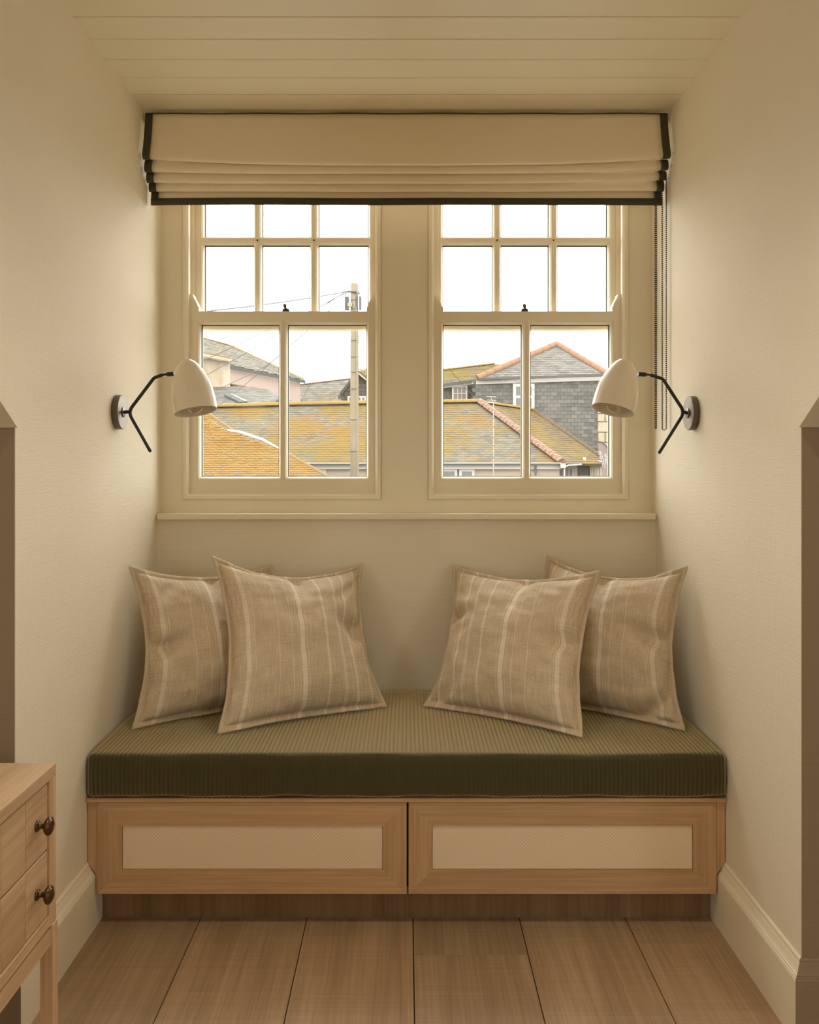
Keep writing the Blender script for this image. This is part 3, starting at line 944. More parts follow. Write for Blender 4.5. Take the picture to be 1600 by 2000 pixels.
# ------------------------------------------------------------------ wall lamps
def wall_lamp(side, plate, junc, low, bend, neck, sh0, apex, rim, toward, label):
    """pixel positions measured on the lamp; all in the plane Y0 square to the wall"""
    Y0 = plate[1]
    root = empty('wall_lamp', (side*HW, Y0, plate[2]), label, 'lamp', 'reading lamps on the alcove walls')
    c = Vector((side*HW, Y0, plate[2])); ax = Vector((-side, 0, 0))
    R = 0.0480
    MB().lathe(c, ax, [(0, 0), (R, 0), (R, 0.0165), (R-0.0015, 0.018), (0, 0.018)], 56).build('wall_plate', M_PLATE, root, smooth=0.6)
    MB().lathe(c + ax*0.018, ax, [(0.0145, 0.0), (0.0145, 0.0022), (0.013, 0.003), (0, 0.003)], 32).build('plate_collar', M_PLATE, root, smooth=0.6)
    J = at(*junc, Y0)
    MB().lathe(c + ax*0.0195, (J-(c+ax*0.0195)), [(0, 0), (0.0048, 0), (0.0048, (J-(c+ax*0.0195)).length+0.007), (0, (J-(c+ax*0.0195)).length+0.007)], 20).build('spindle', M_BLACK, root, smooth=0.7)
    pts = [at(*low, Y0), J, at(*bend, Y0), at(*neck, Y0)]
    path = smooth_path(pts, 8, 0.17)
    rr = [0.0047]*len(path)
    d0 = (path[0]-path[1]).normalized()
    path = [path[0]+d0*0.003] + path; rr = [0.0025] + rr
    MB().tube(path, rr, 16).build('arm', M_BLACK, root, smooth=0.8)
    # swivel joint between the arm and the shade
    n0 = at(*neck, Y0); s0 = at(*sh0, Y0); d = (s0-n0)
    jt = MB(); L = d.length
    jt.lathe(n0, d, [(0, 0), (0.0032, 0), (0.0032, L*0.30), (0.0050, L*0.36), (0.0062, L*0.46), (0.0062, L*1.12), (0, L*1.12)], 20)
    jt.build('swivel_joint', M_BLACK, root, smooth=0.6)
    sc = MB()
    sd = d.normalized()
    up = Vector((0, -1, 0)).cross(sd).normalized()
    for s in (-1, 1): sc.lathe(n0 + sd*0.001 + up*s*0.0045, up*s, [(0, 0), (0.0016, 0), (0.0016, 0.0018), (0, 0.0022)], 10)
    sc.build('joint_screw', M_STEEL, root, smooth=0.6)
    # bell shade
    A = at(*apex, Y0); B = at(*rim, Y0 - toward)
    ax2 = (B-A); H = ax2.length
    prof = [(0.0, 0.0), (0.15, 0.007), (0.27, 0.028), (0.40, 0.072), (0.52, 0.133), (0.63, 0.21), (0.73, 0.295), (0.82, 0.39), (0.895, 0.49), (0.945, 0.59), (0.98, 0.70), (1.0, 0.83), (1.0, 0.93), (0.99, 1.0)]
    RR = 0.0595
    out = [(r*RR, h*H) for r, h in prof]
    # refine
    fine = []
    for i in range(len(out)-1):
        p0 = out[max(i-1, 0)]; p1 = out[i]; p2 = out[i+1]; p3 = out[min(i+2, len(out)-1)]
        for k in range(4):
            t = k/4
            def cr(a, b, c_, d_): return 0.5*((2*b)+(-a+c_)*t+(2*a-5*b+4*c_-d_)*t*t+(-a+3*b-3*c_+d_)*t**3)
            fine.append((max(0, cr(p0[0], p1[0], p2[0], p3[0])), cr(p0[1], p1[1], p2[1], p3[1])))
    fine.append(out[-1])
    inner = [(max(0, r-0.0016), h+0.0014*(1-h/H)) for r, h in fine[::-1]]
    MB().lathe(A, ax2, fine + [(out[-1][0]-0.0008, H+0.0004)] + inner, 64).build('shade', M_SHADE, root, smooth=1.2)
    a2 = ax2.normalized()
    MB().lathe(A, ax2, [(0, 0.012), (0.0175, 0.030), (0.0175, 0.066), (0.0145, 0.070), (0.0145, 0.062), (0, 0.062)], 28).build('bulb_holder', M_BLACK, root, smooth=0.6)
    bc = A + a2*(H-0.020)
    br = 0.0245
    bp = []
    for k in range(15):
        t = math.pi*k/14*0.86
        bp.append((br*math.sin(t), br*math.cos(t)))
    bp += [(0.0115, -0.030), (0.0115, -0.050)]
    bulb = MB().lathe(bc, ax2, bp, 32).build('bulb', M_BULB, root, smooth=4)
    tag(bulb, 'clear glass bulb with a looped filament')
    fm = MB()
    w = a2.orthogonal().normalized(); w2 = a2.cross(w)
    zig = []
    for k in range(9):
        t = 2*math.pi*k/8
        zig.append(bc + w*0.008*math.cos(t) + w2*0.008*math.sin(t) + a2*(0.008 if k % 2 else -0.010))
    fm.tube(zig, 0.0006, 6); fm.tube([bc - a2*0.048, bc - a2*0.012], 0.0022, 8)
    fm.build('filament', M_FIL, bulb)
wall_lamp(-1, (0, 2.433, Z(805, 2.433)), (250.5, 804.5), (293.5, 881), (301, 738), (319, 731.5), (338, 730.5), (364.5, 702.5), (382.5, 804), 0.020,
          'cream bell shaded wall lamp with black arm on the left alcove wall')
wall_lamp(1, (0, 2.448, Z(807, 2.448)), (1337, 805), (1288, 884), (1295, 740), (1270, 732), (1249, 731), (1222, 702), (1197.5, 801.5), 0.026,
          'cream bell shaded wall lamp with black arm on the right alcove wall')

# ------------------------------------------------------------------ low chest of drawers by the left edge
def chest():
    XF = -0.664; Y1 = 1.650; Y0 = 1.03; XB = -1.10
    root = empty('chest_of_drawers', (XF-0.2, 1.32, 0), 'low limed oak chest of drawers with bronze knobs at the left edge', 'chest')
    zt = 0.6105; zb = 0.3145
    t = 0.029
    MB().box(XB, XF, Y0, Y1, zt-0.0235, zt, 0.0012).build('top', M_DRS_Y, root)
    for a, b in ((Y1-t, Y1), (Y0, Y0+t)):
        MB().box(XB, XF, a, b, zb+0.0005, zt-0.0238, 0.001).build('side_panel', M_DRS_Z, root)
    MB().box(XB, XF-0.0005, Y0+t, Y1-t, zb+0.0005, zb+0.0215, 0.001).build('bottom_rail', M_DRS_Y, root)
    MB().box(XB, XF-0.03, Y0+t, Y1-t, zb+0.0225, zt-0.024).build('carcass', M_DARK, root)
    # drawers: fronts of upright boards with fine joints between
    ya, yb = Y0+t+0.0015, Y1-t-0.0015
    nb = 6; w = (yb-ya)/nb
    for (z0, z1) in ((0.4620, 0.5825), (0.3385, 0.4580)):
        d = empty('drawer', (0, 0, 0)); d.parent = root; d.location = (0, 0, 0); ORG[d.name] = org(root)
        bm_ = MB().box(XF-0.0215, XF-0.0035, -w/2+0.0009, w/2-0.0009, -(z1-z0)/2, (z1-z0)/2, 0.0018)
        fb = None
        for i in range(nb):
            yc = yb - w*(i+0.5); loc = Vector((0, yc, (z0+z1)/2)) - org(root)
            if fb is None:
                fb = MB(); fb.v = bm_.v; fb.f = bm_.f
                me_parent = d
                fb = fb.build('front_board', M_DRS_Y, None); fb.parent = d
                fb.location = loc
            else: share(fb, d, loc)
        for yk in (yb-w*0.52, ya+w*0.52):
            kz = (z0+z1)/2 + 0.001
            K = [(0, 0), (0.0098, 0), (0.0100, 0.002), (0.0088, 0.0042), (0.0065, 0.0048), (0.0048, 0.0075), (0.0046, 0.012), (0.0062, 0.0150),
                 (0.0120, 0.0165), (0.0157, 0.0195), (0.0165, 0.0225), (0.0158, 0.0250), (0.0140, 0.0262), (0.0128, 0.0256), (0.0118, 0.0272), (0.0090, 0.0290), (0.0, 0.0300)]
            kb = MB().lathe((XF-0.0035, yk, kz), (1, 0, 0), K, 40).build('knob', M_BRONZE, d, smooth=0.9)
            tag(kb, 'aged bronze knob')
    # stand
    for a, b in ((Y1-0.022, Y1+0.003), (Y0-0.003, Y0+0.022)):
        for c, e_ in ((XF-0.022, XF+0.002), (XB, XB+0.024)):
            MB().box(c, e_, a, b, 0, zb-0.0005, 0.001).build('leg', M_DRS_Z, root)
    MB().box(XF-0.020, XF-0.0005, Y0+0.0225, Y1-0.0225, 0.2785, 0.3095).build('apron', M_DRS_Y, root)
    MB().box(XB+0.002, XB+0.022, Y0+0.0225, Y1-0.0225, 0.2785, 0.3095).build('apron', M_DRS_Y, root)
chest()

# ------------------------------------------------------------------ outside: roofs across the street
GZ = -3.4
EXT = 0.68
def ext(c): return tuple(x*EXT for x in c)
def ext_mat(name, col, var=0.15, scale=3.0, rough=0.9, stain=None, amount=0.5):
    k = NT(name); k.set(Roughness=rough, Specular_IOR_Level=0.12)
    n = k.noise(k.coords(), scale, 5)
    c = k.mix(n, ext(tuple(x*(1-var) for x in col)), ext(tuple(x*(1+var) for x in col)))
    if stain:
        s = k.ramp(k.noise(k.coords('Object', (1, 1, 0.35)), scale*0.7, 5, 0.65), [(1-amount, 0.0), (min(1, 1-amount+0.2), 1.0)])
        c = k.mix(s, c, ext(stain))
    k.base(c); return k.m
def slate_mat(name, col, lichen, amount, scale=0.6, lichen2=None, rough=0.75):
    k = NT(name); k.set(Roughness=rough, Specular_IOR_Level=0.12)
    at_ = k.node('ShaderNodeAttribute'); at_.attribute_name = 'tone'
    v = k.coords('Object', (1, 1, 1))
    big = k.noise(v, scale, 4, 0.6); fine = k.noise(v, 4.5, 5, 0.7)
    f = k.math('ADD', k.math('MULTIPLY', big, 0.62), k.math('MULTIPLY', fine, 0.38))
    f = k.math('ADD', f, k.math('MULTIPLY', k.math('SUBTRACT', at_.outputs['Fac'], 0.5), 0.07))
    base = k.mix(at_.outputs['Fac'], ext(tuple(x*0.78 for x in col)), ext(tuple(x*1.22 for x in col)))
    c = k.mix(k.ramp(k.noise(v, scale*1.7, 3), [(0.42, 0.0), (0.58, 1.0)]), ext(lichen), ext(lichen2 or lichen))
    th = 0.5 + (0.5-amount)*0.42
    fac = k.ramp(f, [(max(0.0, th-0.05), 0.0), (min(1.0, th+0.06), 1.0)])
    k.base(k.mix(k.math('MULTIPLY', fac, 0.0 if amount <= 0 else 0.92), base, c))
    return k.m
E_SLATE = slate_mat('lichened_slate', (0.118, 0.108, 0.086), (0.165, 0.090, 0.014), 0.57, 0.30, (0.150, 0.096, 0.018))
E_ORANGE = slate_mat('orange_lichen_slate', (0.155, 0.130, 0.098), (0.195, 0.100, 0.018), 0.72, 0.7, (0.18, 0.105, 0.024))
E_MOSS = slate_mat('mossy_slate', (0.098, 0.068, 0.040), (0.135, 0.085, 0.014), 0.50, 0.6)
E_GREY = slate_mat('plain_grey_slate', (0.125, 0.116, 0.102), (0.14, 0.11, 0.05), 0.06)
E_PALE = slate_mat('pale_slate', (0.128, 0.116, 0.096), (0.15, 0.105, 0.03), 0.30, 0.4)
E_YEL = slate_mat('yellow_lichen_slate', (0.110, 0.098, 0.072), (0.135, 0.095, 0.022), 0.58, 0.5)
E_HUNG = slate_mat('hung_slate', (0.110, 0.104, 0.090), (0.1, 0.1, 0.09), 0.0)
E_HUNGD = slate_mat('dark_hung_slate', (0.085, 0.074, 0.062), (0.1, 0.1, 0.09), 0.0)
E_TERRA = ext_mat('terracotta_tile', (0.21, 0.115, 0.072), 0.18, 6, stain=(0.18, 0.12, 0.04), amount=0.4)
E_TERRAW = ext_mat('weathered_terracotta', (0.17, 0.085, 0.055), 0.25, 5, stain=(0.26, 0.22, 0.19), amount=0.52)
E_RIDGE = ext_mat('lichened_ridge', (0.20, 0.12, 0.025), 0.25, 3, stain=(0.16, 0.13, 0.09), amount=0.45)
E_WHITE = ext_mat('white_fascia', (0.42, 0.385, 0.345), 0.05)
E_GUT = ext_mat('grey_gutter', (0.085, 0.088, 0.078), 0.1)
E_PINK = ext_mat('pink_render', (0.37, 0.285, 0.245), 0.05, 1.0)
E_STAIN = ext_mat('stained_render', (0.36, 0.30, 0.235), 0.1, 1.2, stain=(0.24, 0.17, 0.085), amount=0.5)
E_STONE = ext_mat('granite_rubble', (0.34, 0.275, 0.20), 0.2, 2.0, stain=(0.22, 0.14, 0.08), amount=0.42)
E_MORTAR = ext_mat('lime_mortar', (0.30, 0.26, 0.215), 0.1)
E_CLAD = ext_mat('pale_cladding', (0.36, 0.31, 0.245), 0.1, 2)
E_PANE = simple('far_window_pane', ext((0.06, 0.062, 0.058)), 0.15)
E_PANEB = simple('far_window_blind', ext((0.11, 0.075, 0.052)), 0.4)
E_POLE = ext_mat('weathered_pole', (0.20, 0.165, 0.115), 0.25, 3, stain=(0.20, 0.155, 0.075), amount=0.48)
E_BOX = ext_mat('grey_junction_box', (0.085, 0.085, 0.075), 0.1)
E_CREAM = ext_mat('cream_box', (0.27, 0.22, 0.16), 0.05)
E_WIRE = simple('wire', ext((0.10, 0.085, 0.075)), 0.6)
E_ALU = simple('aerial_metal', ext((0.26, 0.23, 0.19)), 0.4)
E_FLAG = ext_mat('mauve_banner', (0.19, 0.145, 0.13), 0.08)
E_PRINT = simple('white_print', ext((0.42, 0.40, 0.39)), 0.8)
E_GROUND = ext_mat('street', (0.12, 0.11, 0.10), 0.2, 0.3)
E_DARK = simple('dark_opening', ext((0.045, 0.042, 0.036)), 0.7)

tag(MB().box(-90, 90, 3.3, 130, GZ-0.5, GZ).build('ground', E_GROUND), 'street level ground far below the window', 'ground', kind='structure')

def on_plane(px, py, P0, n):
    d = Vector(((px-VPX)/F, 1.0, (VPY-py)/F)); o = Vector((0, 0, EYE))
    return o + d*((P0-o).dot(n)/d.dot(n))
def inside(poly, x, y):
    c = False; j = len(poly)-1
    for i in range(len(poly)):
        xi, yi = poly[i]; xj, yj = poly[j]
        if (yi > y) != (yj > y) and x < (xj-xi)*(y-yi)/(yj-yi)+xi: c = not c
        j = i
    return c
def slates(name, parent, pts, mat, ew, eh, seed, lift=0.014, deck=0.12, deckmat=None, tilt=0.0):
    """planar polygon covered by courses of overlapping slates"""
    random.seed(seed)
    n = Vector((0, 0, 0))
    for i in range(len(pts)): n += pts[i].cross(pts[(i+1) % len(pts)])
    n.normalize()
    if n.dot(Vector((0, 0, EYE))-pts[0]) < 0: n = -n
    u = Vector((0, 0, 1)).cross(n)
    u = u.normalized() if u.length > 1e-3 else Vector((1, 0, 0))
    if u.x < 0: u = -u
    v = n.cross(u)
    if v.z < 0: v = -v
    if tilt:
        u, v = u*math.cos(tilt)+v*math.sin(tilt), v*math.cos(tilt)-u*math.sin(tilt)
    o = pts[0]
    poly = [((p-o).dot(u), (p-o).dot(v)) for p in pts]
    us = [p[0] for p in poly]; vs2 = [p[1] for p in poly]
    d = MB().slab(pts, -n*deck).build('roof_deck' if abs(n.z) > 0.2 else 'wall_face', deckmat or mat, parent)
    m = MB(); tones = []
    r = 0; vv = min(vs2)
    while vv < max(vs2):
        uu = min(us) - ew*(0.5 if r % 2 else 0.0)
        while uu < max(us)+ew:
            cx, cy = uu+ew/2, vv+eh/2
            if inside(poly, cx, cy):
                g = ew*0.03; j = random.uniform(-0.006, 0.006)*eh/0.2; l = lift*random.uniform(0.8, 1.5)
                a0 = o + u*(uu+g) + v*(vv+j) ; a1 = o + u*(uu+ew-g) + v*(vv+j)
                b0 = o + u*(uu+g) + v*(vv+eh*1.05); b1 = o + u*(uu+ew-g) + v*(vv+eh*1.05)
                m.add([a0+n*l, a1+n*l, b1+n*0.002, b0+n*0.002, a0, a1], [(0, 1, 2, 3), (4, 5, 1, 0)])
                t = random.random(); tones += [t, t]
            uu += ew
        vv += eh; r += 1
    s = m.build(name, mat, parent, fix=False); s['kind'] = 'stuff'
    at_ = s.data.attributes.new('tone', 'FLOAT', 'FACE')
    at_.data.foreach_set('value', tones)
    return s, n, u, v
def wall_box(parent, name, a, b, z1, mat, thick=0.3, z0=GZ, back=True):
    """wall whose face runs between plan points a, b (Vectors), set back from the viewer"""
    d = Vector((b.x-a.x, b.y-a.y, 0)).normalized(); n = Vector((-d.y, d.x, 0))
    if n.y < 0: n = -n
    pts = [Vector((a.x, a.y, z0)), Vector((b.x, b.y, z0)), Vector((b.x, b.y, z1 if not isinstance(z1, tuple) else z1[1])), Vector((a.x, a.y, z1 if not isinstance(z1, tuple) else z1[0]))]
    return MB().slab(pts, n*thick).build(name, mat, parent)
def bar(parent, name, a, b, h, depth, mat, down=True):
    """board or gutter between two points, h tall (hanging down), depth towards the viewer"""
    a, b = Vector(a), Vector(b)
    dn = Vector((0, 0, -h)); t = Vector((0, -depth, 0))
    return MB().slab([a, b, b+dn, a+dn], t).build(name, mat, parent)
def tiles_along(parent, a, b, n, r, mat, up, name='ridge_tile', over=1.06):
    """half round tiles, one object each, sharing a mesh"""
    a, b = Vector(a), Vector(b); d = (b-a)/n; L = d.length*over
    x = d.normalized(); z = (Vector(up) - x*Vector(up).dot(x)).normalized(); y = z.cross(x)
    m = MB(); vs_ = []
    K = 6
    for e, rr in ((0, r), (1, r*0.93)):
        for k in range(K+1):
            t = math.pi*k/K
            vs_.append(Vector((e*L, math.cos(t)*rr, math.sin(t)*rr*0.8)))
    fs_ = [(k, k+1, K+1+k+1, K+1+k) for k in range(K)] + [tuple(range(K+1)), tuple(range(2*K+1, K, -1))]
    m.add(vs_, fs_)
    rot = Matrix((x, y, z)).transposed().to_euler()
    first = None
    for i in range(n):
        loc = a + d*i - org(parent)
        if first is None:
            first = m.build(name, mat, None, smooth=1.0); first.parent = parent; first.location = loc; first.rotation_euler = rot
        else: share(first, parent, loc, rot)
def far_window(parent, x0, x1, z0, z1, y, cols, rows, fw=0.09, pane=None, bars=0.03, name='window'):
    w = empty(name, (0, 0, 0)); w.parent = parent; w.location = (0, 0, 0); ORG[w.name] = org(parent)
    f = MB()
    f.box(x0, x0+fw, y-0.05, y+0.05, z0, z1); f.box(x1-fw, x1, y-0.05, y+0.05, z0, z1)
    f.box(x0+fw, x1-fw, y-0.05, y+0.05, z0, z0+fw); f.box(x0+fw, x1-fw, y-0.05, y+0.05, z1-fw, z1)
    gx0, gx1, gz0, gz1 = x0+fw, x1-fw, z0+fw, z1-fw
    for c in range(1, cols): f.box(gx0+(gx1-gx0)*c/cols-bars/2, gx0+(gx1-gx0)*c/cols+bars/2, y-0.04, y+0.04, gz0, gz1)
    for r in range(1, rows): f.box(gx0, gx1, y-0.04, y+0.04, gz0+(gz1-gz0)*r/rows-bars/2, gz0+(gz1-gz0)*r/rows+bars/2)
    f.build('frame', E_WHITE, w)
    for c in range(cols):
        for r in range(rows):
            a = gx0+(gx1-gx0)*c/cols; b = gx0+(gx1-gx0)*(c+1)/cols; cz = gz0+(gz1-gz0)*r/rows; dz = gz0+(gz1-gz0)*(r+1)/rows
            MB().box(a, b, y+0.005, y+0.02, cz, dz).build('pane', pane or E_PANE, w)
    return w

# ---- long low cottage across the street (ridge, hipped right end)
S30 = math.tan(math.radians(30))
YE = 36.0; ZE = EYE + 0.0
nM = Vector((0, -math.sin(math.radians(30)), math.cos(math.radians(30)))); P0 = Vector((0, YE, ZE))
cot = empty('slate_cottage', (0, 38, GZ), 'low cottage with a long yellow lichened slate roof hipped at the right end', 'house')
rl, rm, rr_ = on_plane(380, 797, P0, nM), on_plane(600, 791, P0, nM), on_plane(937, 786, P0, nM)
el, er = on_plane(380, 905.5, P0, nM), on_plane(1097, 904, P0, nM)
slates('roof_slates', cot, [el, er, rr_, rm, rl], E_SLATE, 0.27, 0.195, 3)
tiles_along(cot, rl+Vector((0, 0, 0.02)), rm+Vector((0, 0, 0.02)), 14, 0.20, E_RIDGE, (0, 0, 1))
tiles_along(cot, rm+Vector((0, 0, 0.02)), rr_+Vector((0, 0, 0.02)), 21, 0.20, E_RIDGE, (0, 0, 1))
C_ = at(1180, 898, 40.0)
npl = (er-rr_).cross(C_-rr_).normalized()
D_ = on_plane(1040, 801, rr_, npl); D2 = on_plane(985, 788, rr_, npl); B2 = on_plane(1180, 906, rr_, npl)
slates('roof_slates', cot, [er, B2, C_, D_, D2, rr_], E_MOSS, 0.30, 0.21, 8, tilt=0.0)
tiles_along(cot, er+nM*0.02, rr_+nM*0.02, 13, 0.23, E_TERRAW, (0.35, -0.3, 0.9), 'hip_tile')
tiles_along(cot, C_, D_, 12, 0.17, E_MOSS, (0, 0, 1), 'verge_slate'); tiles_along(cot, D_, rr_, 8, 0.16, E_RIDGE, (0, 0, 1), 'verge_slate')
for (pa, pb) in ((560, 1096),):
    a = at(pa, 905, YE-0.05); b = at(pb, 904.5, YE-0.05)
    bar(cot, 'gutter', a, b, 0.085, 0.12, E_GUT)
    bar(cot, 'gutter_lip', a+Vector((0, -0.13, 0.02)), b+Vector((0, -0.13, 0.02)), 0.035, 0.02, E_WHITE)
    a2 = at(pa, 908.5, YE+0.05); b2 = at(pb, 908.5, YE+0.05)
    bar(cot, 'fascia', a2, b2, 0.165, 0.04, E_WHITE)
wall_box(cot, 'wall', Vector((X(380, YE+0.2), YE+0.2, 0)), Vector((X(1093, YE+0.2), YE+0.2, 0)), ZE-0.06, E_STONE)
for (a, b) in ((856, 893), (897, 927), (612, 637)):
    far_window(cot, X(a, YE+0.15), X(b, YE+0.15), Z(945, YE+0.15), Z(915.5, YE+0.15), YE+0.15, 1, 1, 0.11)
MB().tube([at(1046.5, 909, YE-0.1), at(1046.5, 940, YE-0.1), at(1046.5, 990, YE-0.1)], 0.045, 8).build('downpipe', E_GUT, cot)
# eaves return on the right: boxed end, soil pipe, gutter run of the lean-to
MB().box(X(1094, 35.9), X(1104, 35.9), 35.7, 36.0, Z(914, 35.9), Z(905, 35.9)).build('eaves_box', E_WHITE, cot)
MB().tube(smooth_path([at(1102.5, 990, 35.8), at(1102.5, 911.5, 35.8), at(1110, 909, 36.2), at(1136, 907, 37.0)], 5), 0.032, 8).build('waste_pipe', E_WHITE, cot)
g = MB(); g.tube([at(1117, 904.5, 38), at(1134, 904, 38.5)], 0.06, 8); g.build('gutter_joint', E_GUT, cot)
MB().tube([at(1134, 905, 38.4), at(1150, 903.5, 39.0), at(1160, 902, 39.2), at(1185, 901.5, 39.4)], [0.055, 0.07, 0.06, 0.035], 10).build('gutter_run', E_WHITE, cot)
MB().box(X(1138, 38.3), X(1144, 38.3), 38.2, 38.4, Z(901, 38.3), Z(893, 38.3)).build('vent_cap', E_WHITE, cot)
YL_ = 39.4
wall_box(cot, 'lean_to_wall', Vector((X(1098, 39), 39, 0)), Vector((X(1128, YL_), YL_, 0)), Z(906, 39), E_CLAD, 0.2)
MB().box(X(1127, YL_), X(1152, YL_), YL_, YL_+0.2, GZ, Z(907, YL_)).build('dark_doorway', E_DARK, cot)
cb = None
for i in range(8):
    x0 = X(1152.5, YL_) + i*0.125
    if cb is None:
        cb = MB().box(-0.055, 0.055, 0, 0.1, GZ, Z(905, YL_)).build('cladding_board', E_CLAD, None); cb.parent = cot; cb.location = Vector((x0, YL_, 0))-org(cot)
    else: share(cb, cot, Vector((x0, YL_+0.02*(i % 2), 0))-org(cot))
far_window(cot, X(1110, 38.8), X(1119, 38.8), Z(945, 38.8), Z(913, 38.8), 38.8, 1, 1, 0.05)

# ---- television aerial standing before the cottage roof
ae = empty('television_aerial', (X(964, 35), 35, GZ), 'thin television aerial mast rising before the lichened roof', 'aerial')
MB().tube([(X(964, 35), 35, GZ), (X(964, 35), 35, Z(787, 35))], 0.025, 8).build('mast', E_ALU, ae)
for i, (xa, xb, yy) in enumerate(((950, 968.5, 774.5), (952, 969.5, 781.5), (953, 972, 786.5))):
    MB().tube([at(xa, yy, 35.0), at(xb, yy+1, 34.8)], 0.018, 6).build('element', E_ALU, ae)
MB().tube([at(959, 775, 34.9), at(963, 787, 34.9)], 0.018, 6).build('boom', E_ALU, ae)
for yy in (800, 817, 833, 853, 870, 893):
    MB().tube([at(964, yy, 35), at(964, yy+1.3, 35)], 0.032, 8).build('clip', E_GUT, ae)

# ---- orange roof near the left window
nO = nM; PO = Vector((0, 24, EYE-0.36))
orh = empty('orange_roofed_house', (X(450, 24), 25, GZ), 'near house roof thick with orange lichen at the lower left of the left window', 'house')
op = [on_plane(-150, 960, PO, nO), on_plane(690, 960, PO, nO), on_plane(641, 930, PO, nO), on_plane(560, 885, PO, nO), on_plane(470, 851, PO, nO), on_plane(445, 842, PO, nO), on_plane(397, 806, PO, nO), on_plane(300, 735, PO, nO), on_plane(-150, 735, PO, nO)]
slates('roof_slates', orh, op, E_ORANGE, 0.20, 0.105, 12, lift=0.018)
MB().tube([p + nO*0.03 for p in (op[5], on_plane(470, 846, PO, nO), on_plane(515, 861, PO, nO), on_plane(548, 879, PO, nO))], [0.03, 0.05, 0.045, 0.02], 8).build('lead_flashing', E_WHITE, orh)
wall_box(orh, 'wall', Vector((op[0].x, op[0].y+0.25, 0)), Vector((op[1].x-0.2, op[1].y+0.25, 0)), op[0].z-0.05, E_STONE)
hv = [op[1], op[3], op[6], op[7]]
for a, b, k in ((op[1], op[3], 14), (op[4], op[7], 14)):
    tiles_along(orh, a, b, k, 0.06, E_ORANGE, nO, 'hip_slate')

# ---- slate-hung house with hipped roof, right window
YB = 46.0
hh = empty('slate_hung_house', (X(1050, YB), YB+3, GZ), 'grey slate hung house with a terracotta edged hipped roof behind the cottage', 'house')
zeB = Z(740, YB)
S = math.radians(36); nB = Vector((0, -math.sin(S), math.cos(S))); PB = Vector((0, YB-0.25, zeB+0.05))
apx = on_plane(1087, 672, PB, nB); hl = on_plane(932, 739, PB, nB); hr = on_plane(1186, 730, PB, nB)
slates('roof_slates', hh, [hl, hr, apx], E_GREY, 0.34, 0.20, 21)
tiles_along(hh, hl+nB*0.03, apx+nB*0.03, 10, 0.19, E_TERRA, nB, 'hip_tile'); tiles_along(hh, hr+nB*0.03, apx+nB*0.03, 7, 0.19, E_TERRA, nB, 'hip_tile')
gl_, gr_ = at(930, 738.5, YB-0.3), at(1187, 730.5, YB-0.3)
bar(hh, 'gutter', gl_, gr_, 0.12, 0.12, E_GUT)
bar(hh, 'fascia', at(930, 742, YB-0.05), at(1187, 734, YB-0.05), 0.24, 0.06, E_WHITE)
wpts = [at(929, 950, YB), at(1167, 950, YB), at(1167, 740, YB), at(929, 746, YB)]
slates('hung_slates', hh, wpts, E_HUNG, 0.36, 0.20, 22, lift=0.02, deck=0.3)
MB().box(wpts[0].x, wpts[1].x, YB+0.02, YB+0.3, GZ, wpts[0].z).build('wall', E_STONE, hh)
# rubble stone pier at the right
pier = MB().box(X(1167, YB), X(1470, YB), YB+0.03, YB+0.35, GZ, Z(739, YB)).build('stone_pier', E_MORTAR, hh)
random.seed(9)
zz = Z(906, YB); sm = []
while zz < Z(742, YB):
    h = random.choice((0.16, 0.30, 0.42, 0.55)); xx = X(1168, YB)
    while xx < X(1212, YB):
        w_ = random.uniform(0.35, 0.75)
        bm = bmesh.new(); bmesh.ops.create_cube(bm, size=1.0)
        for v in bm.verts:
            v.co = Vector((xx + (v.co.x+0.5)*(w_-0.05) + random.uniform(-.03, .03), YB + v.co.y*0.12, zz + (v.co.z+0.5)*(h-0.05) + random.uniform(-.02, .02)))
        bmesh.ops.bevel(bm, geom=list(bm.edges), offset=0.03, segments=1, affect='EDGES')
        MB().bm(bm).build('stone', E_STONE, pier)
        xx += w_
    zz += h
far_window(hh, X(1002, YB-0.05), X(1044, YB-0.05), Z(801, YB-0.05), Z(749.5, YB-0.05), YB-0.05, 1, 2, 0.16, bars=0.14)
# lower wing on the left of it
YW = 47.5
S2 = math.radians(33); nW = Vector((0.05, -math.sin(S2), math.cos(S2))).normalized(); PW = at(900, 747, YW)
wing = [on_plane(840, 754.5, PW, nW), on_plane(934, 742, PW, nW), on_plane(985, 716, PW, nW), on_plane(966, 710.5, PW, nW), on_plane(840, 726, PW, nW)]
slates('roof_slates', hh, wing, E_YEL, 0.30, 0.17, 24)
tiles_along(hh, wing[4], wing[3], 14, 0.10, E_RIDGE, (0, 0, 1))
bar(hh, 'gutter', at(840, 752.5, YW-0.4), at(929, 741.5, YW-0.4), 0.15, 0.12, E_GUT)
bar(hh, 'fascia', at(840, 757, YW-0.2), at(922, 746.5, YW-0.2), 0.13, 0.06, E_WHITE)
wp = [at(840, 900, YW-0.1), at(930, 900, YW-0.1), at(930, 749, YW-0.1), at(840, 760, YW-0.1)]
slates('hung_slates', hh, wp, E_HUNGD, 0.36, 0.2, 25, lift=0.02, deck=0.3)
MB().box(wp[0].x, wp[1].x, YW-0.05, YW+0.25, GZ, wp[0].z).build('wall', E_STONE, hh)
far_window(hh, X(883, YW-0.2), X(913, YW-0.2), Z(784, YW-0.2), Z(753.5, YW-0.2), YW-0.2, 3, 2, 0.09, E_PANEB, 0.035)

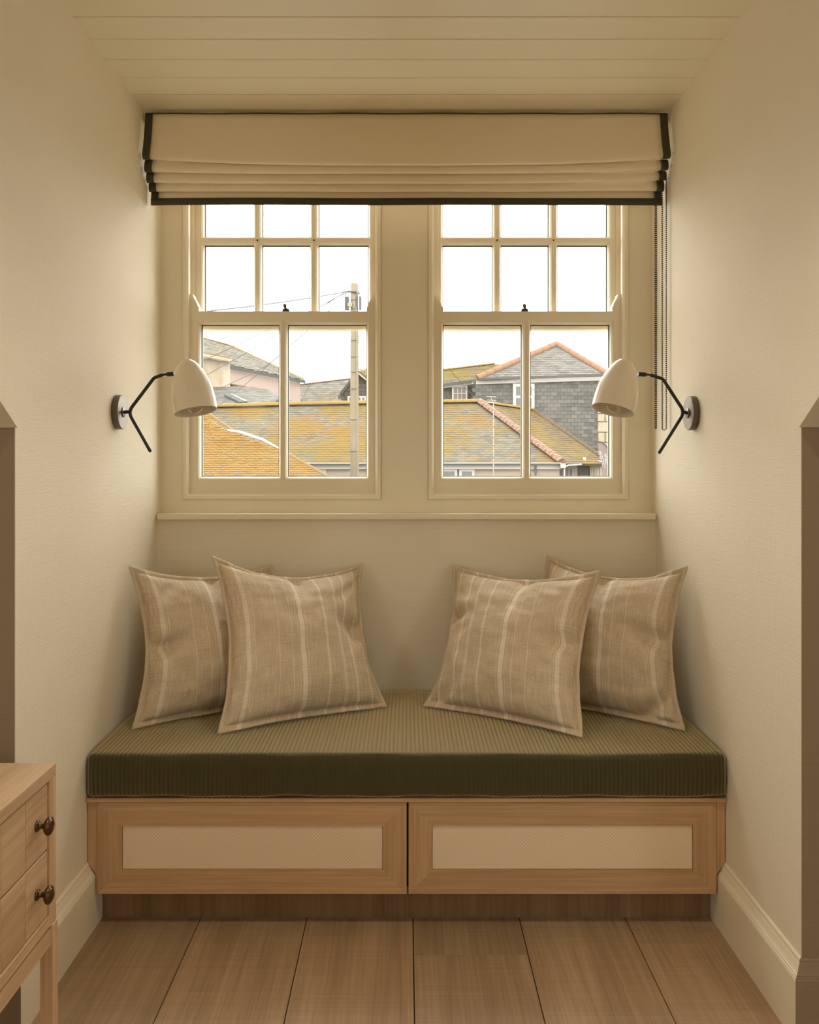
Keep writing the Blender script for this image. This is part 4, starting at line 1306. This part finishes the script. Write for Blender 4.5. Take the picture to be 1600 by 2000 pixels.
# ---- pink rendered house on the left
YP = 50.0
ph = empty('pink_house', (X(500, YP), YP+2, GZ), 'pale pink rendered house with a long slate roof in the left window', 'house')
a0 = Vector((X(397, 46), 46, 0)); 
e0, e1 = at(260, 674, 47.5), at(594, 744, 52)
r0, r1, r2 = at(260, 624, 52), at(449, 675, 53.5), at(592, 741, 52.2)
slates('roof_slates', ph, [e0, e1, r2, r1, r0], E_PALE, 0.34, 0.22, 31)
tiles_along(ph, r0, r1, 9, 0.10, E_RIDGE, (0, 0, 1)); tiles_along(ph, r1, r2, 14, 0.10, E_RIDGE, (0, 0, 1))
bar(ph, 'gutter', at(449, 714.5, 49.0), at(597, 743.5, 51.9), 0.17, 0.14, E_GUT)
wall_box(ph, 'wall', Vector((X(400, 48.3), 48.3, 0)), Vector((X(586.5, 52), 52, 0)), (Z(705, 48.3), Z(744, 52)), E_PINK)
st = [at(240, 671, 45.2), at(449.5, 708, 46.6)]
wall_box(ph, 'stained_wall', Vector((st[0].x, st[0].y, 0)), Vector((st[1].x, st[1].y, 0)), (st[0].z, st[1].z), E_STAIN, 0.8)
bar(ph, 'parapet_cap', at(240, 659, 45.1), at(453, 702, 46.5), 0.17, 0.3, E_STONE)
bar(ph, 'parapet_lichen', at(240, 657, 45.2), at(452, 700, 46.6), 0.08, 0.35, E_RIDGE)
# lower pale roof with a skylight
lp = [at(360, 800, 42.0), at(575, 806, 42.0), at(575, 784, 45), at(523, 763, 47.0), at(450, 750, 47.2), at(415, 748, 47.2), at(360, 744, 47.2)]
nL = (lp[1]-lp[0]).cross(lp[4]-lp[0]).normalized()
lp = [on_plane(360, 800, lp[0], nL), on_plane(575, 806, lp[0], nL), on_plane(575, 784, lp[0], nL), on_plane(523, 763, lp[0], nL), on_plane(450, 750, lp[0], nL), on_plane(360, 744, lp[0], nL)]
slates('roof_slates', ph, lp, E_GREY, 0.32, 0.20, 33)
bar(ph, 'coping', at(449, 749.5, 47.0), at(525, 762, 46.8), 0.06, 0.2, E_RIDGE)
nn = nL if nL.z > 0 else -nL
sk = [on_plane(438, 775, lp[0], nL), on_plane(455, 774, lp[0], nL), on_plane(483, 788, lp[0], nL), on_plane(468, 789.5, lp[0], nL)]
sl = MB().slab([p+nn*0.02 for p in sk], nn*0.10).build('skylight', E_GUT, ph)
MB().slab([sk[0]*0.25+sk[1]*0.75+nn*0.125, sk[1]+nn*0.125, sk[2]+nn*0.125, sk[2]*0.75+sk[3]*0.25+nn*0.125], nn*0.01).build('skylight_glass', E_WHITE, sl)
sk2 = [on_plane(540, 784, lp[0], nL), on_plane(552, 783.5, lp[0], nL), on_plane(560, 790, lp[0], nL), on_plane(548, 791, lp[0], nL)]
MB().slab([p+nn*0.02 for p in sk2], nn*0.10).build('skylight', E_GUT, ph)
wall_box(ph, 'lower_wall', Vector((lp[0].x, lp[0].y+0.2, 0)), Vector((lp[1].x, lp[1].y+0.2, 0)), lp[0].z-0.05, E_STAIN)

# ---- plain far roof and dark gabled house behind the pole
fr_ = empty('far_grey_roof', (X(640, 56), 58, GZ), 'plain grey slate roof beyond the cottage left of the pole', 'house')
fp = [at(570, 800, 56), at(720, 800, 56), at(720, 735, 59), at(690, 739, 59), at(570, 753.5, 59)]
nF = (fp[1]-fp[0]).cross(fp[3]-fp[0]).normalized()
fp = [on_plane(a, b, fp[0], nF) for a, b in ((570, 800), (720, 800), (720, 735.5), (570, 753.5))]
slates('roof_slates', fr_, fp, E_PALE, 0.4, 0.25, 41)
tiles_along(fr_, fp[3], fp[2], 12, 0.09, E_TERRA, (0, 0, 1))
wall_box(fr_, 'wall', Vector((fp[0].x, fp[0].y+0.2, 0)), Vector((fp[1].x, fp[1].y+0.2, 0)), fp[0].z-0.05, E_STONE)
gh = empty('dark_gabled_house', (X(700, 48), 50, GZ), 'dark slate hung gable house just behind the telegraph pole', 'house')
YG = 48.0
gp = [at(666.5, 850, YG), at(745, 850, YG), at(745, 760, YG), at(699, 722.5, YG), at(666.5, 768, YG)]
slates('hung_slates', gh, gp, E_HUNGD, 0.38, 0.22, 42, lift=0.02, deck=0.4)
MB().box(gp[0].x, gp[1].x, YG+0.05, YG+0.35, GZ, gp[0].z).build('wall', E_STONE, gh)
def slant(name, a, b, h, mat, y, dep): return MB().slab([at(*a, y), at(*b, y), at(*b, y)-Vector((0, 0, h)), at(*a, y)-Vector((0, 0, h))], (0, dep, 0)).build(name, mat, gh)
slant('roof_verge', (663.5, 767), (699, 721), 0.10, E_GUT, YG-0.35, 2.5)
slant('barge_board', (665, 769.5), (699, 725), 0.12, E_GREY, YG-0.30, 0.1)
slant('roof_verge', (699, 721), (748, 762), 0.12, E_YEL, YG-0.35, 2.5)
slant('barge_board', (699, 724), (748, 765), 0.16, E_WHITE, YG-0.30, 0.1)
MB().slab([at(699, 720.5, YG-0.3), at(748, 726, YG+3), at(748, 762, YG-0.3)], (0, 0.3, 0.05)).build('roof_face', E_YEL, gh)
MB().box(X(709, 50), X(720, 50), 50, 50.4, Z(724, 50), Z(719, 50)).build('chimney', E_STONE, gh)
far_window(gh, X(679, YG-0.1), X(725, YG-0.1), Z(792, YG-0.1), Z(773.5, YG-0.1), YG-0.1, 5, 1, 0.09, bars=0.1)

# ---- telegraph pole
YT = 28.0
tp = empty('telegraph_pole', (X(693, YT), YT, GZ), 'weathered wooden telegraph pole with grey boxes near its top', 'pole')
zt_ = Z(553, YT)
MB().lathe((X(692.5, YT), YT, GZ), (0, 0, 1), [(0, 0), (0.155, 0), (0.143, Z(905, YT)-GZ), (0.126, Z(640, YT)-GZ), (0.122, zt_-GZ-0.05), (0.09, zt_-GZ), (0, zt_-GZ)], 20).build('shaft', E_POLE, tp, smooth=0.7)
MB().tube([(X(698.0, YT), YT-0.10, GZ), (X(697.5, YT), YT-0.105, Z(640, YT)), (X(696, YT), YT-0.11, Z(600, YT))], 0.045, 8).build('cable_guard', E_POLE, tp)
MB().tube([at(669.5, 570.5, YT-0.14), at(684, 569.5, YT-0.14), at(701, 570.5, YT-0.14)], 0.032, 8).build('cross_bracket', E_GUT, tp)
for px_, py_ in ((671.5, 570.5), (675.5, 572.5), (699, 571.5), (700.5, 574)):
    MB().lathe(at(px_, py_, YT-0.16), (0, 0, 1), [(0, -0.04), (0.042, -0.025), (0.032, 0.01), (0.042, 0.035), (0, 0.055)], 10).build('insulator', E_CREAM, tp, smooth=1)
for a, b, t_, bo in ((673.5, 682, 581, 607), (696, 699, 580, 606), (701.5, 706, 580, 606)):
    MB().box(X(a, YT-0.1), X(b, YT-0.1), YT-0.16, YT-0.02, Z(bo, YT), Z(t_, YT), 0.02).build('junction_box', E_BOX, tp)
MB().box(X(679, YT-0.2), X(688, YT-0.2), YT-0.2, YT-0.10, Z(601, YT), Z(593.5, YT), 0.01).build('terminal_box', E_CREAM, tp)
for yy in (584.5, 602, 696, 758.5, 819, 881, 664, 726):
    MB().tube([at(683.0, yy, YT-0.11), at(687, yy+1, YT-0.14), at(693, yy+0.6, YT-0.155), at(700.5, yy, YT-0.12)], 0.010, 6).build('strap', E_GUT, tp)
for yy in (690, 709, 731, 752, 775, 797, 818, 850, 868, 897):
    MB().tube([at(699, yy, YT-0.1), at(702, yy, YT-0.1)], 0.012, 6).build('step_bolt', E_CREAM, tp)
MB().tube(smooth_path([at(699.5, 655, YT-0.1), at(702.5, 659, YT-0.12), at(702, 667, YT-0.12), at(699, 670, YT-0.12)], 4), 0.014, 6).build('cable_loop', E_GUT, tp)

# ---- overhead wires
def wire(pts, label, r=0.010):
    p = [at(*q) for q in pts]
    pth = []
    for i in range(len(p)-1):
        for k in range(12):
            t = k/12; q = p[i].lerp(p[i+1], t); q.z -= 0.25*4*t*(1-t)*((p[i+1]-p[i]).length/40); pth.append(q)
    pth.append(p[-1])
    tag(MB().tube(pth, r, 5).build('overhead_wire', E_WIRE, None, at_=tuple(p[0])), label, 'wire', 'overhead telephone wires')
P_ = (670, 571, YT-0.2)
wire([P_, (330, 615, 20)], 'highest overhead wire running left from the pole across the upper sash', 0.022)
wire([(671, 574, YT-0.25), (500, 655, 34), (300, 745, 41)], 'overhead wire sloping from the pole over the pink house roof', 0.018)
wire([(670, 573, YT-0.18), (430, 717, 37), (330, 772, 41)], 'overhead wire sloping from the pole across the stained wall', 0.017)
wire([(676, 574, YT-0.15), (520, 715, 36), (380, 780, 40.5)], 'white overhead wire crossing the pink wall', 0.014)
wire([(678, 576, YT-0.15), (424, 795, 40)], 'overhead wire reaching down behind the left lamp', 0.011)
wire([(681, 580, YT-0.15), (588, 785, 40)], 'steep overhead wire dropping from the pole to the cottage ridge', 0.009)
wire([(701, 571, YT-0.15), (760, 624, 22)], 'overhead wire leaving the pole towards the window mullion', 0.019)
wire([(700, 568, YT-0.15), (790, 579, 24)], 'faint upper overhead wire leaving the pole to the right', 0.009)
wire([(820, 648, 33), (925, 775, 40)], 'overhead wire dropping to the top of the cottage hip', 0.013)
wire([(810, 630, 33), (1050, 765, 45)], 'overhead wire slanting in front of the slate hung house', 0.010)
wire([(815, 645, 33), (990, 745, 45)], 'overhead wire slanting over the terracotta hip', 0.010)

# ---- feather banner at the right edge
YN = 35.0
fb_ = empty('feather_banner', (X(1186, YN), YN, GZ), 'mauve feather banner with white lettering beside the stone pier', 'banner')
ol = [(1166, 862.5), (1172, 862.5), (1178, 865), (1183, 869), (1187, 875), (1190, 884), (1191, 900), (1191, 930), (1190, 950), (1181, 950), (1179, 925), (1174, 900), (1170, 880)]
pts = [at(a, b, YN) for a, b in ol]
MB().slab(pts, (0, 0.02, 0)).build('cloth', E_FLAG, fb_)
edge = [at(a, b, YN-0.01) for a, b in ol[:8]]
MB().tube(edge + [at(1191, 990, YN), Vector((X(1191, YN), YN, GZ))], 0.025, 6).build('pole', E_BOX, fb_)
def letter(ch, px_, py_, size, rot):
    c = bpy.data.curves.new('letter', 'FONT'); c.body = ch; c.size = size*0.85; c.extrude = 0.004; c.align_x = 'CENTER'; c.align_y = 'CENTER'
    t = bpy.data.objects.new('letter_curve', c); COL.objects.link(t)
    me = bpy.data.meshes.new_from_object(t); COL.objects.unlink(t); bpy.data.objects.remove(t)
    o = bpy.data.objects.new('letter', me); COL.objects.link(o); me.materials.clear(); me.materials.append(E_PRINT)
    o.parent = fb_; o.location = at(px_, py_, YN-0.012) - org(fb_); o.rotation_euler = (math.radians(90), rot, 0)
for ch, a, b, s_ in (('a', 1172.5, 884, 0.34), ('o', 1174.5, 892, 0.34), ('u', 1177, 899, 0.30), ('r', 1178.5, 906, 0.26), ('s', 1183, 889, 0.36), ('e', 1184, 897, 0.34), ('n', 1184, 904, 0.3), ('i', 1181, 911, 0.24)):
    letter(ch, a, b, s_, math.radians(-10))
